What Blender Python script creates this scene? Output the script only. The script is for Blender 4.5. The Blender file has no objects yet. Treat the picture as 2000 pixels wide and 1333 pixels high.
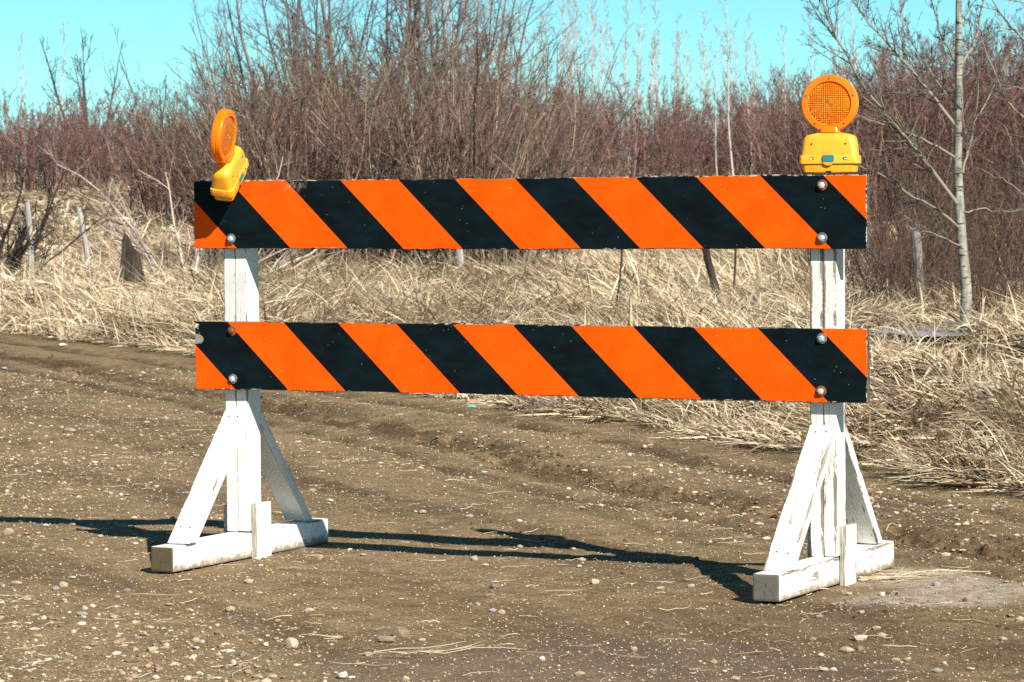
import bpy, bmesh, math, random
import numpy as np
from mathutils import Matrix, Vector, Euler

# ------------------------------------------------------------------ camera, sky, sun, exposure
SC = bpy.context.scene
COL = SC.collection
PITCH, ROLL, EYE, LENS = -0.0456, -0.0077, 1.2637, 6398.3 * 36 / 2000
fw = Vector((0, math.cos(PITCH), math.sin(PITCH)))
r0 = Vector((1, 0, 0)); u0 = r0.cross(fw)
r2 = r0 * math.cos(ROLL) + u0 * math.sin(ROLL)
u2 = -r0 * math.sin(ROLL) + u0 * math.cos(ROLL)
cd = bpy.data.cameras.new('camera')
cam = bpy.data.objects.new('camera', cd); COL.objects.link(cam)
cam.matrix_world = Matrix(((r2.x, u2.x, -fw.x, 0), (r2.y, u2.y, -fw.y, 0), (r2.z, u2.z, -fw.z, EYE), (0, 0, 0, 1)))
cd.lens = LENS; cd.sensor_width = 36; cd.sensor_fit = 'HORIZONTAL'
cd.clip_start = 0.1; cd.clip_end = 4000
cd.dof.use_dof = True; cd.dof.focus_distance = 11.0; cd.dof.aperture_fstop = 18.0
SC.camera = cam

BYAW = -0.4442                                   # yaw of the barricade on the road
BORG = Vector((-1.102, 11.383, 0))
MB = Matrix.Translation(BORG) @ Matrix.Rotation(BYAW, 4, 'Z')
sun_b = Vector((1.788, -1.159, 1.625))           # towards the sun, from the cast shadows
sun_w = (Matrix.Rotation(BYAW, 3, 'Z') @ sun_b).normalized()
SUN_EL = math.asin(sun_w.z); SUN_AZ = math.atan2(sun_w.x, sun_w.y)

world = bpy.data.worlds.new('World'); SC.world = world; world.use_nodes = True
wn = world.node_tree; wn.nodes.clear()
sky = wn.nodes.new('ShaderNodeTexSky'); sky.sky_type = 'NISHITA'; sky.sun_disc = False
sky.sun_elevation = SUN_EL; sky.sun_rotation = SUN_AZ
sky.air_density = 0.5; sky.dust_density = 0.0; sky.ozone_density = 1.6
tint = wn.nodes.new('ShaderNodeMix'); tint.data_type = 'RGBA'; tint.blend_type = 'MULTIPLY'
tint.inputs['Factor'].default_value = 1.0
tint.inputs['B'].default_value = (0.48, 0.85, 0.72, 1)
bg = wn.nodes.new('ShaderNodeBackground'); bg.inputs['Strength'].default_value = 0.094
wo = wn.nodes.new('ShaderNodeOutputWorld')
wn.links.new(sky.outputs['Color'], tint.inputs['A'])
wn.links.new(tint.outputs['Result'], bg.inputs['Color'])
wn.links.new(bg.outputs['Background'], wo.inputs['Surface'])

sd = bpy.data.lights.new('sun', 'SUN'); sd.energy = 5.0; sd.angle = math.radians(0.53); sd.color = (1.0, 0.94, 0.84)
sun = bpy.data.objects.new('sun', sd); COL.objects.link(sun)
sun.rotation_euler = sun_w.to_track_quat('Z', 'Y').to_euler()

SC.view_settings.view_transform = 'Standard'; SC.view_settings.look = 'None'
SC.view_settings.exposure = 0.80; SC.view_settings.gamma = 1.0; SC.view_settings.use_curve_mapping = False
SC.render.engine = 'CYCLES'
SC.cycles.max_bounces = 6; SC.cycles.transparent_max_bounces = 8; SC.cycles.use_denoising = False; SC.cycles.sample_clamp_indirect = 6.0

RNG = np.random.default_rng(7)
random.seed(7)

# ------------------------------------------------------------------ small helpers
def mesh_np(name, V, F, mats=(), col=None, smooth=True, mi=None):
    """mesh from arrays; F is (n,3) or (n,4)"""
    V = np.asarray(V, np.float32); F = np.asarray(F, np.int32)
    me = bpy.data.meshes.new(name)
    n, k = F.shape
    me.vertices.add(len(V)); me.vertices.foreach_set('co', V.ravel())
    me.loops.add(n * k); me.loops.foreach_set('vertex_index', F.ravel())
    me.polygons.add(n); me.polygons.foreach_set('loop_start', np.arange(0, n * k, k, dtype=np.int32))
    me.polygons.foreach_set('use_smooth', np.full(n, smooth))
    if mi is not None: me.polygons.foreach_set('material_index', np.asarray(mi, np.int32))
    for m in mats: me.materials.append(m)
    if col is not None:
        a = me.attributes.new('Col', 'FLOAT_COLOR', 'POINT')
        c = np.ones((len(V), 4), np.float32); c[:, :3] = col
        a.data.foreach_set('color', c.ravel())
    me.update(calc_edges=True)
    return me

def link(name, me, parent=None, loc=None):
    o = bpy.data.objects.new(name, me); COL.objects.link(o)
    if parent: o.parent = parent
    if loc is not None: o.location = loc
    return o

def tag(o, label=None, cat=None, group=None, kind=None):
    if label: o['label'] = label
    if cat: o['category'] = cat
    if group: o['group'] = group
    if kind: o['kind'] = kind
    return o

def empty(name, loc=(0, 0, 0), rot=(0, 0, 0)):
    e = bpy.data.objects.new(name, None); COL.objects.link(e)
    e.empty_display_size = 0.1; e.location = loc; e.rotation_euler = rot
    return e

def bm_mesh(name, bm, mats, smooth=False):
    me = bpy.data.meshes.new(name); bm.normal_update(); bm.to_mesh(me); bm.free()
    for m in (mats if isinstance(mats, (list, tuple)) else [mats]): me.materials.append(m)
    if smooth:
        for p in me.polygons: p.use_smooth = True
    return me

def vhash(ix, iy, seed):
    h = (ix * 374761393 + iy * 668265263 + seed * 974711) & 0x7fffffff
    h = ((h ^ (h >> 13)) * 1274126177) & 0x7fffffff
    return ((h ^ (h >> 16)) & 0xffff) / 65535.0
def vnoise(x, y, seed=0):
    x = np.asarray(x, float); y = np.asarray(y, float)
    ix = np.floor(x).astype(np.int64); iy = np.floor(y).astype(np.int64)
    fx = x - ix; fy = y - iy; fx = fx * fx * (3 - 2 * fx); fy = fy * fy * (3 - 2 * fy)
    a = vhash(ix, iy, seed); b = vhash(ix + 1, iy, seed); c = vhash(ix, iy + 1, seed); d = vhash(ix + 1, iy + 1, seed)
    return (a + (b - a) * fx) * (1 - fy) + (c + (d - c) * fx) * fy - 0.5
def fbm(x, y, o=4, seed=0):
    r = 0; a = 1.0
    for i in range(o):
        r = r + a * vnoise(x * 2 ** i, y * 2 ** i, seed + i); a *= 0.5
    return r
def sstep(a, b, x):
    t = np.clip((np.asarray(x, float) - a) / (b - a), 0, 1); return t * t * (3 - 2 * t)

class Mat:
    def __init__(s, name, rough=0.8, spec=0.3):
        s.m = bpy.data.materials.new(name); s.m.use_nodes = True
        s.t = s.m.node_tree; s.b = s.t.nodes['Principled BSDF']; s.out = s.t.nodes['Material Output']
        s.set(Roughness=rough); s.b.inputs['Specular IOR Level'].default_value = spec
    def put(s, sock, v):
        if isinstance(v, bpy.types.NodeSocket): s.t.links.new(v, sock)
        elif isinstance(v, bpy.types.Node): s.t.links.new(v.outputs[0], sock)
        else:
            if isinstance(v, (tuple, list)) and len(v) == 3 and sock.type == 'RGBA': v = (*v, 1)
            sock.default_value = v
    def set(s, **kw):
        for k, v in kw.items(): s.put(s.b.inputs[k.replace('_', ' ')], v)
    def n(s, typ, _p=None, **kw):
        nd = s.t.nodes.new('ShaderNode' + typ)
        for k, v in (_p or {}).items(): setattr(nd, k, v)
        for k, v in kw.items():
            k = k.replace('_', ' ')
            s.put(nd.inputs[int(k[1:])] if k[0] == 'i' and k[1:].isdigit() else nd.inputs[k], v)
        return nd
    def math(s, op, a, b=0.0, c=0.0, clamp=False):
        return s.n('Math', dict(operation=op, use_clamp=clamp), i0=a, i1=b, i2=c).outputs[0]
    def mix(s, f, a, b, blend='MIX'):
        nd = s.n('Mix', dict(data_type='RGBA', blend_type=blend))
        s.put(nd.inputs[0], f); s.put(nd.inputs[6], a); s.put(nd.inputs[7], b)
        return nd.outputs[2]
    def ramp(s, v, stops, interp='LINEAR'):
        nd = s.n('ValToRGB', i0=v); r = nd.color_ramp; r.interpolation = interp
        while len(r.elements) < len(stops): r.elements.new(0.5)
        for e, (p, c) in zip(r.elements, stops):
            e.position = p; e.color = (c, c, c, 1) if isinstance(c, (int, float)) else (*c, 1)
        return nd.outputs[0]
    def step(s, v, lo, hi): return s.n('MapRange', dict(clamp=True), Value=v, i1=lo, i2=hi).outputs[0]
    def obj(s): return s.n('TexCoord').outputs['Object']
    def scale(s, v, sc): return s.n('Mapping', i0=v, Scale=sc).outputs[0]
    def noise(s, v, scale, detail=4, rough=0.55, dist=0.0):
        return s.n('TexNoise', Vector=v, Scale=scale, Detail=detail, Roughness=rough, Distortion=dist).outputs[0]
    def sep(s, v): return s.n('SeparateXYZ', i0=v).outputs
    def bump(s, h, strength=0.5, dist=0.01): s.set(Normal=s.n('Bump', Strength=strength, Distance=dist, Height=h).outputs[0])
    def attr(s, name): return s.n('Attribute', dict(attribute_name=name)).outputs['Color']

# ------------------------------------------------------------------ materials
def mat_dirt():
    m = Mat('dirt', 0.95, 0.15); p = m.n('NewGeometry').outputs['Position']
    c = m.attr('Col')                                   # r: churned clods, g: pale dried patch, b: compacted
    s = m.sep(c)
    big = m.noise(p, 1.1, 5, .6); mid = m.noise(p, 7, 6, .65); fine = m.noise(p, 60, 5, .7)
    base = m.mix(m.ramp(big, [(.35, 0), (.65, 1)]), (.172, .114, .056), (.268, .186, .096))
    base = m.mix(m.ramp(mid, [(.42, 0), (.62, 1)]), base, (.325, .235, .130))
    pz = m.sep(p); ac = m.math('ADD', m.math('MULTIPLY', pz[0], .92), m.math('MULTIPLY', pz[1], .39)); al = m.math('ADD', m.math('MULTIPLY', pz[0], -.39), m.math('MULTIPLY', pz[1], .92))
    sv = m.n('CombineXYZ', i0=m.math('MULTIPLY', ac, 2.6), i1=m.math('MULTIPLY', al, .30)).outputs[0]
    streak = m.noise(sv, 1.0, 5, .6, .4)
    base = m.mix(m.math('MULTIPLY', m.ramp(streak, [(.36, 1), (.50, 0)]), .58), base, (.078, .049, .028))
    base = m.mix(m.math('MULTIPLY', m.ramp(streak, [(.54, 0), (.68, 1)]), .45), base, (.28, .203, .112))
    base = m.mix(m.math('MULTIPLY', m.ramp(fine, [(.40, 1), (.55, 0)]), .55), base, (.045, .028, .016))
    v = m.n('TexVoronoi', Vector=p, Scale=120.0)
    speck = m.math('MULTIPLY', m.step(v.outputs['Distance'], .30, .18), m.step(m.sep(v.outputs['Color'])[0], .68, .75))
    tone = m.ramp(m.sep(v.outputs['Color'])[1], [(0, (.42, .31, .20)), (.5, (.46, .37, .26)), (1, (.28, .20, .13))])
    base = m.mix(m.math('MULTIPLY', speck, .85), base, tone)
    v2 = m.n('TexVoronoi', Vector=p, Scale=270.0)
    sp2 = m.math('MULTIPLY', m.step(v2.outputs['Distance'], .34, .2), m.step(m.sep(v2.outputs['Color'])[0], .74, .82))
    base = m.mix(m.math('MULTIPLY', sp2, .8), base, m.mix(m.sep(v2.outputs['Color'])[1], (.30, .22, .14), (.50, .42, .31)))
    base = m.mix(m.math('MULTIPLY', s[0], .68), base, (.058, .036, .019))
    pale = m.math('MULTIPLY', s[1], m.ramp(m.noise(p, 22, 5, .7), [(.36, 0), (.55, 1)]))
    base = m.mix(pale, base, (.40, .34, .27))
    base = m.mix(m.math('MULTIPLY', s[2], .55), base, (.125, .098, .076))
    m.set(Base_Color=base)
    h = m.math('ADD', m.math('MULTIPLY', fine, .6), m.math('MULTIPLY', mid, 1.0))
    h = m.math('ADD', h, m.math('MULTIPLY', speck, .35))
    m.bump(h, .9, .02); return m.m

def mat_soil():
    m = Mat('straw_soil', 1, .1); p = m.n('NewGeometry').outputs['Position']
    q = m.scale(p, (1, .35, 1))
    a = m.noise(p, .35, 5, .6); b = m.noise(q, 9, 6, .7)
    base = m.mix(m.ramp(a, [(.38, 0), (.62, 1)]), (.20, .142, .083), (.32, .24, .145))
    base = m.mix(m.ramp(b, [(.40, 1), (.58, 0)]), base, (.075, .050, .028))
    m.set(Base_Color=base); m.bump(b, 1, .08); return m.m

def mat_col(name, rough=.85, spec=.2, transl=0.0, bumpscale=None):
    m = Mat(name, rough, spec); c = m.attr('Col'); m.set(Base_Color=c)
    if bumpscale: m.bump(m.noise(m.obj(), bumpscale, 4), .6, .004)
    if transl:
        t = m.n('BsdfTranslucent', Color=c)
        mx = m.n('MixShader', i0=transl); m.t.links.new(m.b.outputs[0], mx.inputs[1]); m.t.links.new(t.outputs[0], mx.inputs[2])
        m.t.links.new(mx.outputs[0], m.out.inputs['Surface'])
    return m.m

def mat_white(name, wx, wy, seed, wear=.5, mud=False):
    """worn white paint over weathered timber; grain along local X; wx, wy: half section for edge wear"""
    m = Mat(name, .55, .35); o = m.obj(); off = m.n('Mapping', i0=o, Location=(seed * 3.1, seed * 1.7, seed * .9)).outputs[0]
    g = m.noise(m.scale(off, (1.6, 40, 40)), 2.2, 5, .65, .3)
    blot = m.noise(m.scale(off, (2.5, 9, 9)), 2.0, 5, .7)
    s = m.sep(o)
    ey = m.step(m.math('ABSOLUTE', s[1]), wx - .012, wx); ez = m.step(m.math('ABSOLUTE', s[2]), wy - .012, wy)
    edge = m.math('MULTIPLY', ey, ez)
    w = m.math('ADD', m.math('MULTIPLY', edge, .16), m.math('ADD', m.math('MULTIPLY', blot, .62), m.math('MULTIPLY', g, .38)))
    bare = m.step(w, .69 - wear * .11, .705 - wear * .11)
    dirt = m.noise(off, 6, 5, .6)
    wood = m.mix(m.ramp(g, [(.35, 0), (.65, 1)]), (.13, .105, .08), (.34, .29, .23))
    paint = m.mix(m.ramp(dirt, [(.35, 0), (.7, 1)]), (.83, .82, .79), (.66, .64, .59))
    crack = m.step(m.noise(m.scale(off, (1.2, 70, 70)), 2.0, 4, .6, .6), .69 - wear * .05, .72 - wear * .05)
    m.set(Base_Color=m.mix(m.math('MAXIMUM', bare, m.math('MULTIPLY', crack, .7)), paint, wood))
    if mud:
        k = m.step(m.math('ADD', s[2], m.math('MULTIPLY', m.math('SUBTRACT', m.noise(off, 30, 5, .7), .5), .08)), -.010, -.034)
        b_ = m.b.inputs['Base Color'].links[0].from_socket; m.set(Base_Color=m.mix(m.math('MULTIPLY', k, .85), b_, (.22, .155, .09)))
    m.set(Roughness=m.math('ADD', m.math('MULTIPLY', bare, .3), .55))
    h = m.math('SUBTRACT', m.math('MULTIPLY', g, .35), m.math('MAXIMUM', bare, crack)); m.bump(h, .45, .003)
    return m.m

def mat_endgrain(name, tone, cx, cz):
    m = Mat(name, .9, .15); s = m.sep(m.obj())
    dx = m.math('SUBTRACT', s[1], cx); dz = m.math('SUBTRACT', s[2], cz)
    r = m.math('SQRT', m.math('ADD', m.math('MULTIPLY', dx, dx), m.math('MULTIPLY', dz, dz)))
    nz = m.noise(m.obj(), 30, 4, .6)
    rr = m.math('ADD', r, m.math('MULTIPLY', nz, .006))
    ring = m.math('SINE', m.math('MULTIPLY', rr, 1500.0))
    ang = m.math('ARCTAN2', dz, dx)
    spoke = m.math('ABSOLUTE', m.math('SINE', m.math('ADD', m.math('MULTIPLY', ang, 3.5), m.math('MULTIPLY', nz, 3.0))))
    crack = m.math('MULTIPLY', m.step(m.math('MULTIPLY', spoke, r), .0016, .0006), m.step(m.noise(m.obj(), 55, 2), .40, .47))
    a = m.mix(m.step(ring, -.4, .8), tone, tuple(c * .62 for c in tone))
    a = m.mix(m.math('MULTIPLY', m.noise(m.obj(), 18, 4), .7), a, tuple(c * .45 for c in tone))
    m.set(Base_Color=m.mix(crack, a, (.02, .017, .013)))
    m.bump(m.math('SUBTRACT', m.math('MULTIPLY', ring, .1), crack), .6, .003); return m.m

def mat_ply():
    m = Mat('plywood_edge', .9, .15); s = m.sep(m.obj())
    w = m.math('SINE', m.math('MULTIPLY', s[2], 1150.0))
    g = m.noise(m.scale(m.obj(), (4, 30, 60)), 4, 4)
    a = m.mix(m.step(w, -.3, .3), (.12, .095, .07), (.40, .35, .28))
    m.set(Base_Color=m.mix(m.ramp(g, [(.35, 0), (.65, .8)]), a, (.62, .60, .55))); m.bump(w, .5, .002); return m.m

def mat_rail(name, c0, red, seed):
    """sheeting: 45 degree stripes, local X along the board, Z up, origin at the lower left front corner"""
    m = Mat(name, .5, .07); o = m.obj(); s = m.sep(o); X, Y, Z = s[0], s[1], s[2]
    off = m.n('Mapping', i0=o, Location=(seed, seed * 2, seed * 3)).outputs[0]
    fine = m.noise(off, 140, 3, .6)
    c = m.math('ADD', X, m.math('MULTIPLY', m.math('SUBTRACT', Z, .235), 1.03))
    c = m.math('ADD', c, m.math('MULTIPLY', m.math('SUBTRACT', fine, .5), .0018))
    ph = m.math('FRACT', m.math('ADD', m.math('DIVIDE', m.math('SUBTRACT', c, c0), .4345), 4.0))
    org = m.step(ph, .512, .509)
    fade = m.noise(m.scale(off, (3, 1, 3)), 3.0, 5, .6)
    orange = m.mix(m.ramp(fade, [(.35, 0), (.7, 1)]), (.95, .085, .0015), (1.0, .115, .003))
    smear = m.noise(m.scale(off, (5, 1, 9)), 4, 4, .6)
    orange = m.mix(m.math('MULTIPLY', m.step(smear, .66, .78), .5), orange, (.86, .055, .012))
    if red:
        pass
    bn = m.noise(m.scale(off, (2, 1, 4)), 3.5, 5, .65)
    black = m.mix(m.ramp(bn, [(.4, 0), (.68, 1)]), (.0040, .0060, .0080), (.004, .014, .018))
    col = m.mix(org, black, orange)
    # scratches and nicks down to pale wood
    sc = m.noise(m.scale(off, (16, 1, 5)), 7, 4, .75, 1.5)
    nick = m.step(sc, .775, .79)
    col = m.mix(m.math('MULTIPLY', nick, .6), col, (.30, .27, .23))
    dust = m.math('MULTIPLY', m.step(m.n('TexVoronoi', Vector=off, Scale=55.0).outputs['Distance'], .10, .06), m.step(m.noise(off, 13, 2), .56, .62))
    col = m.mix(m.math('MULTIPLY', dust, .5), col, (.55, .54, .5))
    # frayed long edges
    ez = m.math('MINIMUM', Z, m.math('SUBTRACT', .235, Z)); ex = m.math('MINIMUM', X, m.math('SUBTRACT', 2.461, X))
    e = m.math('ADD', m.math('MINIMUM', ez, ex), m.math('MULTIPLY', m.math('SUBTRACT', m.noise(m.scale(off, (1, 1, 1)), 24, 5, .7), .5), .020))
    ed = m.step(e, .0016, .0006)
    bits = m.noise(m.scale(off, (1, 1, 2)), 40, 3, .6)
    ecol = m.mix(m.step(bits, .48, .56), (.03, .024, .02), (.42, .38, .33))
    col = m.mix(ed, col, ecol)
    if red:    # scuffed pale patches along the top edge beside the lamp
        q = m.math('ADD', m.math('POWER', m.math('DIVIDE', m.math('SUBTRACT', X, .40), .055), 2.0), m.math('POWER', m.math('DIVIDE', m.math('SUBTRACT', Z, .222), .030), 2.0))
        k = m.math('MULTIPLY', m.step(q, 1.2, .1), m.step(m.noise(m.scale(off, (6, 1, 3)), 14, 5, .75), .48, .62))
        col = m.mix(m.math('MULTIPLY', k, .7), col, (.32, .29, .23))
        q2 = m.math('ADD', m.math('POWER', m.math('DIVIDE', m.math('SUBTRACT', X, .28), .075), 2.0), m.math('POWER', m.math('DIVIDE', m.math('SUBTRACT', Z, .205), .035), 2.0))
        k2 = m.math('MULTIPLY', m.step(q2, 1.2, .2), m.step(m.noise(m.scale(off, (3, 1, 3)), 12, 4, .6), .42, .6))
        col = m.mix(m.math('MULTIPLY', k2, .55), col, (.80, .045, .015))
        k3 = m.math('MULTIPLY', m.step(q2, 1.2, .6), m.step(m.noise(m.scale(off, (1, 1, .5)), 60, 3, .6), .70, .73))
        col = m.mix(k3, col, (.07, .05, .035))
    else:      # torn corner on the left end, bare grey ply
        q = m.math('ADD', m.math('POWER', m.math('DIVIDE', X, .036), 2.0), m.math('POWER', m.math('DIVIDE', m.math('SUBTRACT', Z, .172), .019), 2.0))
        q = m.math('ADD', q, m.math('MULTIPLY', m.math('SUBTRACT', m.noise(off, 60, 3), .5), 1.4))
        col = m.mix(m.step(q, 1.0, .9), col, m.mix(m.noise(m.scale(off, (8, 1, 50)), 8, 4), (.12, .11, .10), (.42, .40, .37)))
        q = m.math('ADD', m.math('POWER', m.math('DIVIDE', X, .022), 2.0), m.math('POWER', m.math('DIVIDE', m.math('SUBTRACT', Z, .21), .045), 2.0))
        k = m.math('MULTIPLY', m.step(q, 1.0, .8), m.step(m.noise(m.scale(off, (1, 1, .6)), 55, 4, .7), .54, .57))
        col = m.mix(k, col, (.62, .60, .56))
    m.set(Base_Color=col, Roughness=m.math('ADD', .38, m.math('MULTIPLY', bn, .25)))
    m.bump(m.math('ADD', m.math('MULTIPLY', nick, -.5), m.math('MULTIPLY', m.noise(m.scale(off, (2, 1, 60)), 3, 4), .15)), .3, .002)
    return m.m

def mat_railedge():
    m = Mat('rail_edge_wood', .9, .15); o = m.obj()
    g = m.noise(m.scale(o, (5, 40, 40)), 3, 5, .7)
    m.set(Base_Color=m.ramp(g, [(.36, (.02, .017, .015)), (.55, (.10, .085, .07)), (.72, (.45, .41, .36))])); m.bump(g, .6, .003); return m.m

def mat_plain(name, col, rough=.5, spec=.5, metal=0, var=.15, sc=30, bump=0.15):
    m = Mat(name, rough, spec); o = m.obj(); n = m.noise(o, sc, 5, .6)
    m.set(Base_Color=m.mix(m.ramp(n, [(.3, 0), (.7, 1)]), tuple(c * (1 - var) for c in col), tuple(min(1, c * (1 + var)) for c in col)), Metallic=metal)
    if bump: m.bump(n, bump, .002)
    return m.m

def mat_amber(name, kind):
    m = Mat(name, .22, .5); o = m.obj(); s = m.sep(o)
    if kind == 'face':
        gx = m.math('SINE', m.math('MULTIPLY', s[0], 1050.0)); gz = m.math('SINE', m.math('MULTIPLY', s[2], 1050.0))
        r = m.math('SQRT', m.math('ADD', m.math('MULTIPLY', s[0], s[0]), m.math('MULTIPLY', s[2], s[2])))
        rg = m.math('SINE', m.math('MULTIPLY', r, 1300.0))
        inner = m.step(r, .014, .012)
        h = m.math('ADD', m.math('MULTIPLY', m.math('ADD', gx, gz), .5), 0)
        h = m.n('Mix', dict(data_type='FLOAT'), i0=inner, i2=h, i3=rg).outputs[0]
        n = m.noise(o, 24, 3)
        col = m.mix(m.step(n, .35, .68), (1.0, .25, .003), (1.0, .42, .012))
        col = m.mix(m.math('MULTIPLY', m.step(h, .2, -.6), .55), col, (.92, .20, .002))
        m.bump(h, 1.0, .0022); m.set(Metallic=.18)
    else:
        n = m.noise(o, 16, 3)
        col = m.mix(m.step(n, .35, .7), (1.0, .235, .003), (1.0, .31, .007)); m.bump(n, .1, .001)
    m.set(Base_Color=col)
    t = m.n('BsdfTranslucent', Color=(1.0, .32, .008)); mx = m.n('MixShader', i0=.32)
    m.t.links.new(m.b.outputs[0], mx.inputs[1]); m.t.links.new(t.outputs[0], mx.inputs[2]); m.t.links.new(mx.outputs[0], m.out.inputs['Surface'])
    m.set(Coat_Weight=.35, Coat_Roughness=.12)
    return m.m

def mat_bark(name, a, b, sc=(60, 60, 8), marks=None):
    m = Mat(name, .9, .15); o = m.obj(); n = m.noise(m.scale(o, sc), 1, 5, .65)
    c = m.mix(m.ramp(n, [(.35, 0), (.65, 1)]), a, b)
    if marks:
        k = m.noise(m.scale(o, (10, 10, 60)), 1, 4, .7); c = m.mix(m.step(k, .57, .61), c, marks)
    m.set(Base_Color=c); m.bump(n, .5, .01); return m.m

def mat_stone():
    m = Mat('stone', .85, .25); oi = m.n('ObjectInfo'); o = m.obj(); n = m.noise(o, 2.2, 5, .65); f = m.noise(o, 9, 4, .7)
    c = m.mix(m.ramp(n, [(.32, 0), (.68, 1)]), oi.outputs['Color'], m.mix(.55, oi.outputs['Color'], (.45, .40, .33)))
    c = m.mix(m.math('MULTIPLY', m.ramp(f, [(.4, 1), (.55, 0)]), .4), c, (.12, .085, .055))
    m.set(Base_Color=c); m.bump(f, .5, .1); return m.m

M = dict(dirt=mat_dirt(), soil=mat_soil(), grass=mat_col('dry_grass', .8, .15, .22), pebble=mat_col('pebble', .9, .2),
         straw=mat_col('straw', .8, .2), stone=mat_stone(),
         steel=mat_plain('galvanised_steel', (.70, .74, .74), .5, .5, .6, .25, 90),
         rust=mat_plain('rusty_steel', (.22, .085, .035), .85, .2, .1, .5, 140, .5),
         zinc=mat_plain('dull_zinc', (.22, .235, .24), .55, .5, .6, .4, 120),
         hole=mat_plain('dark_nail', (.03, .025, .02), .8, .2),
         yellow=mat_plain('yellow_plastic', (.92, .365, .020), .42, .5, 0, .10, 22, .08),
         teal=mat_plain('teal_latch', (.02, .19, .21), .45, .5, 0, .1, 40), torn=mat_plain('torn_ply', (.22, .155, .095), .9, .1, 0, .5, 90, .6), dark=mat_plain('dark_slot', (.03, .02, .01), .8, .2),
         white_tab=mat_plain('pale_tab', (.75, .70, .55), .5, .4),
         lens=mat_amber('amber_lens', 'face'), amber=mat_amber('amber_plastic', 'rim'), ply=mat_ply(), edge=mat_railedge())

# ------------------------------------------------------------------ terrain
_ey = np.array([-80, 0, 11, 13.49, 14.65, 17.26, 20.21, 25.61, 30.2, 60, 700.])
_ex = np.array([44, 8.6, 3.25, 2.11, 1.6, .81, -.32, -2.48, -4.72, -20, -340.])
def xedge(y): return np.interp(y, _ey, _ex)
def off_edge(x, y):                    # metres past the road's grass edge (negative: on the road)
    return (np.asarray(x) - xedge(y)) * 0.9
FEET = [(MB @ Vector((X + .045, Y, 0))) for X in (.101, 2.258) for Y in np.linspace(-.45, .6, 8)]
def rut_mask(x, y):
    d = np.asarray(x) - xedge(y)
    d = d + .10 * vnoise(x * .5, y * .5, 3)
    a = np.exp(-((d + 1.33) / .21) ** 2); b = .8 * np.exp(-((d + .57) / .10) ** 2); c = .8 * np.exp(-((d + 1.80) / .08) ** 2)
    e = .4 * np.exp(-((d + 2.7) / .25) ** 2) + .5 * np.exp(-((d + .06) / .12) ** 2)
    return a, b, c, e
HOL = (2.85, 21.0)
def ground_z(x, y):
    x = np.asarray(x, float); y = np.asarray(y, float)
    s = off_edge(x, y)
    grass = sstep(-.05, 1.6, s)
    z = .19 * grass + .0 * sstep(2, 6, s) + grass * .10 * fbm(x * .45, y * .45, 3, 11)
    z = z - .085 * np.clip(1.3 - ((x - HOL[0]) / .8) ** 2 - ((y - HOL[1]) / 4.2) ** 2, 0, 1)
    z = z + 1.75 * sstep(48, 116, y) + .012 * np.clip(y - 116, 0, 200)
    road = 1 - sstep(-.3, .1, s)
    a, b, c, e = rut_mask(x, y)
    feet = np.ones_like(z)
    for f in FEET: feet = np.minimum(feet, sstep(.06, .4, np.hypot(x - f.x, y - f.y)))
    near = road * feet
    clod = np.clip(fbm(x * 18, y * 18, 3, 21) + .1, 0, 1)
    z = z + near * (.030 * fbm(x * .8, y * .8, 3, 5) + .010 * fbm(x * 5, y * 5, 3, 8))
    z = z + near * (a * (-.040 + .075 * clod) + b * (-.030 + .035 * clod) + c * (-.028) + e * (.03 * clod))
    z = z + road * .0  - .004 * road
    return z
gz1 = lambda x, y: float(ground_z(np.array([x]), np.array([y]))[0])
def ground_at(px, py):
    """ground point seen at a photograph pixel"""
    d = fw * 6398.3 + r2 * (px - 1000) + u2 * (666.5 - py)
    z = 0.0
    for _ in range(12):
        t = (z - EYE) / d.z; p = d * t
        z = gz1(p.x, p.y)
    return Vector((p.x, p.y, z))

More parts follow.
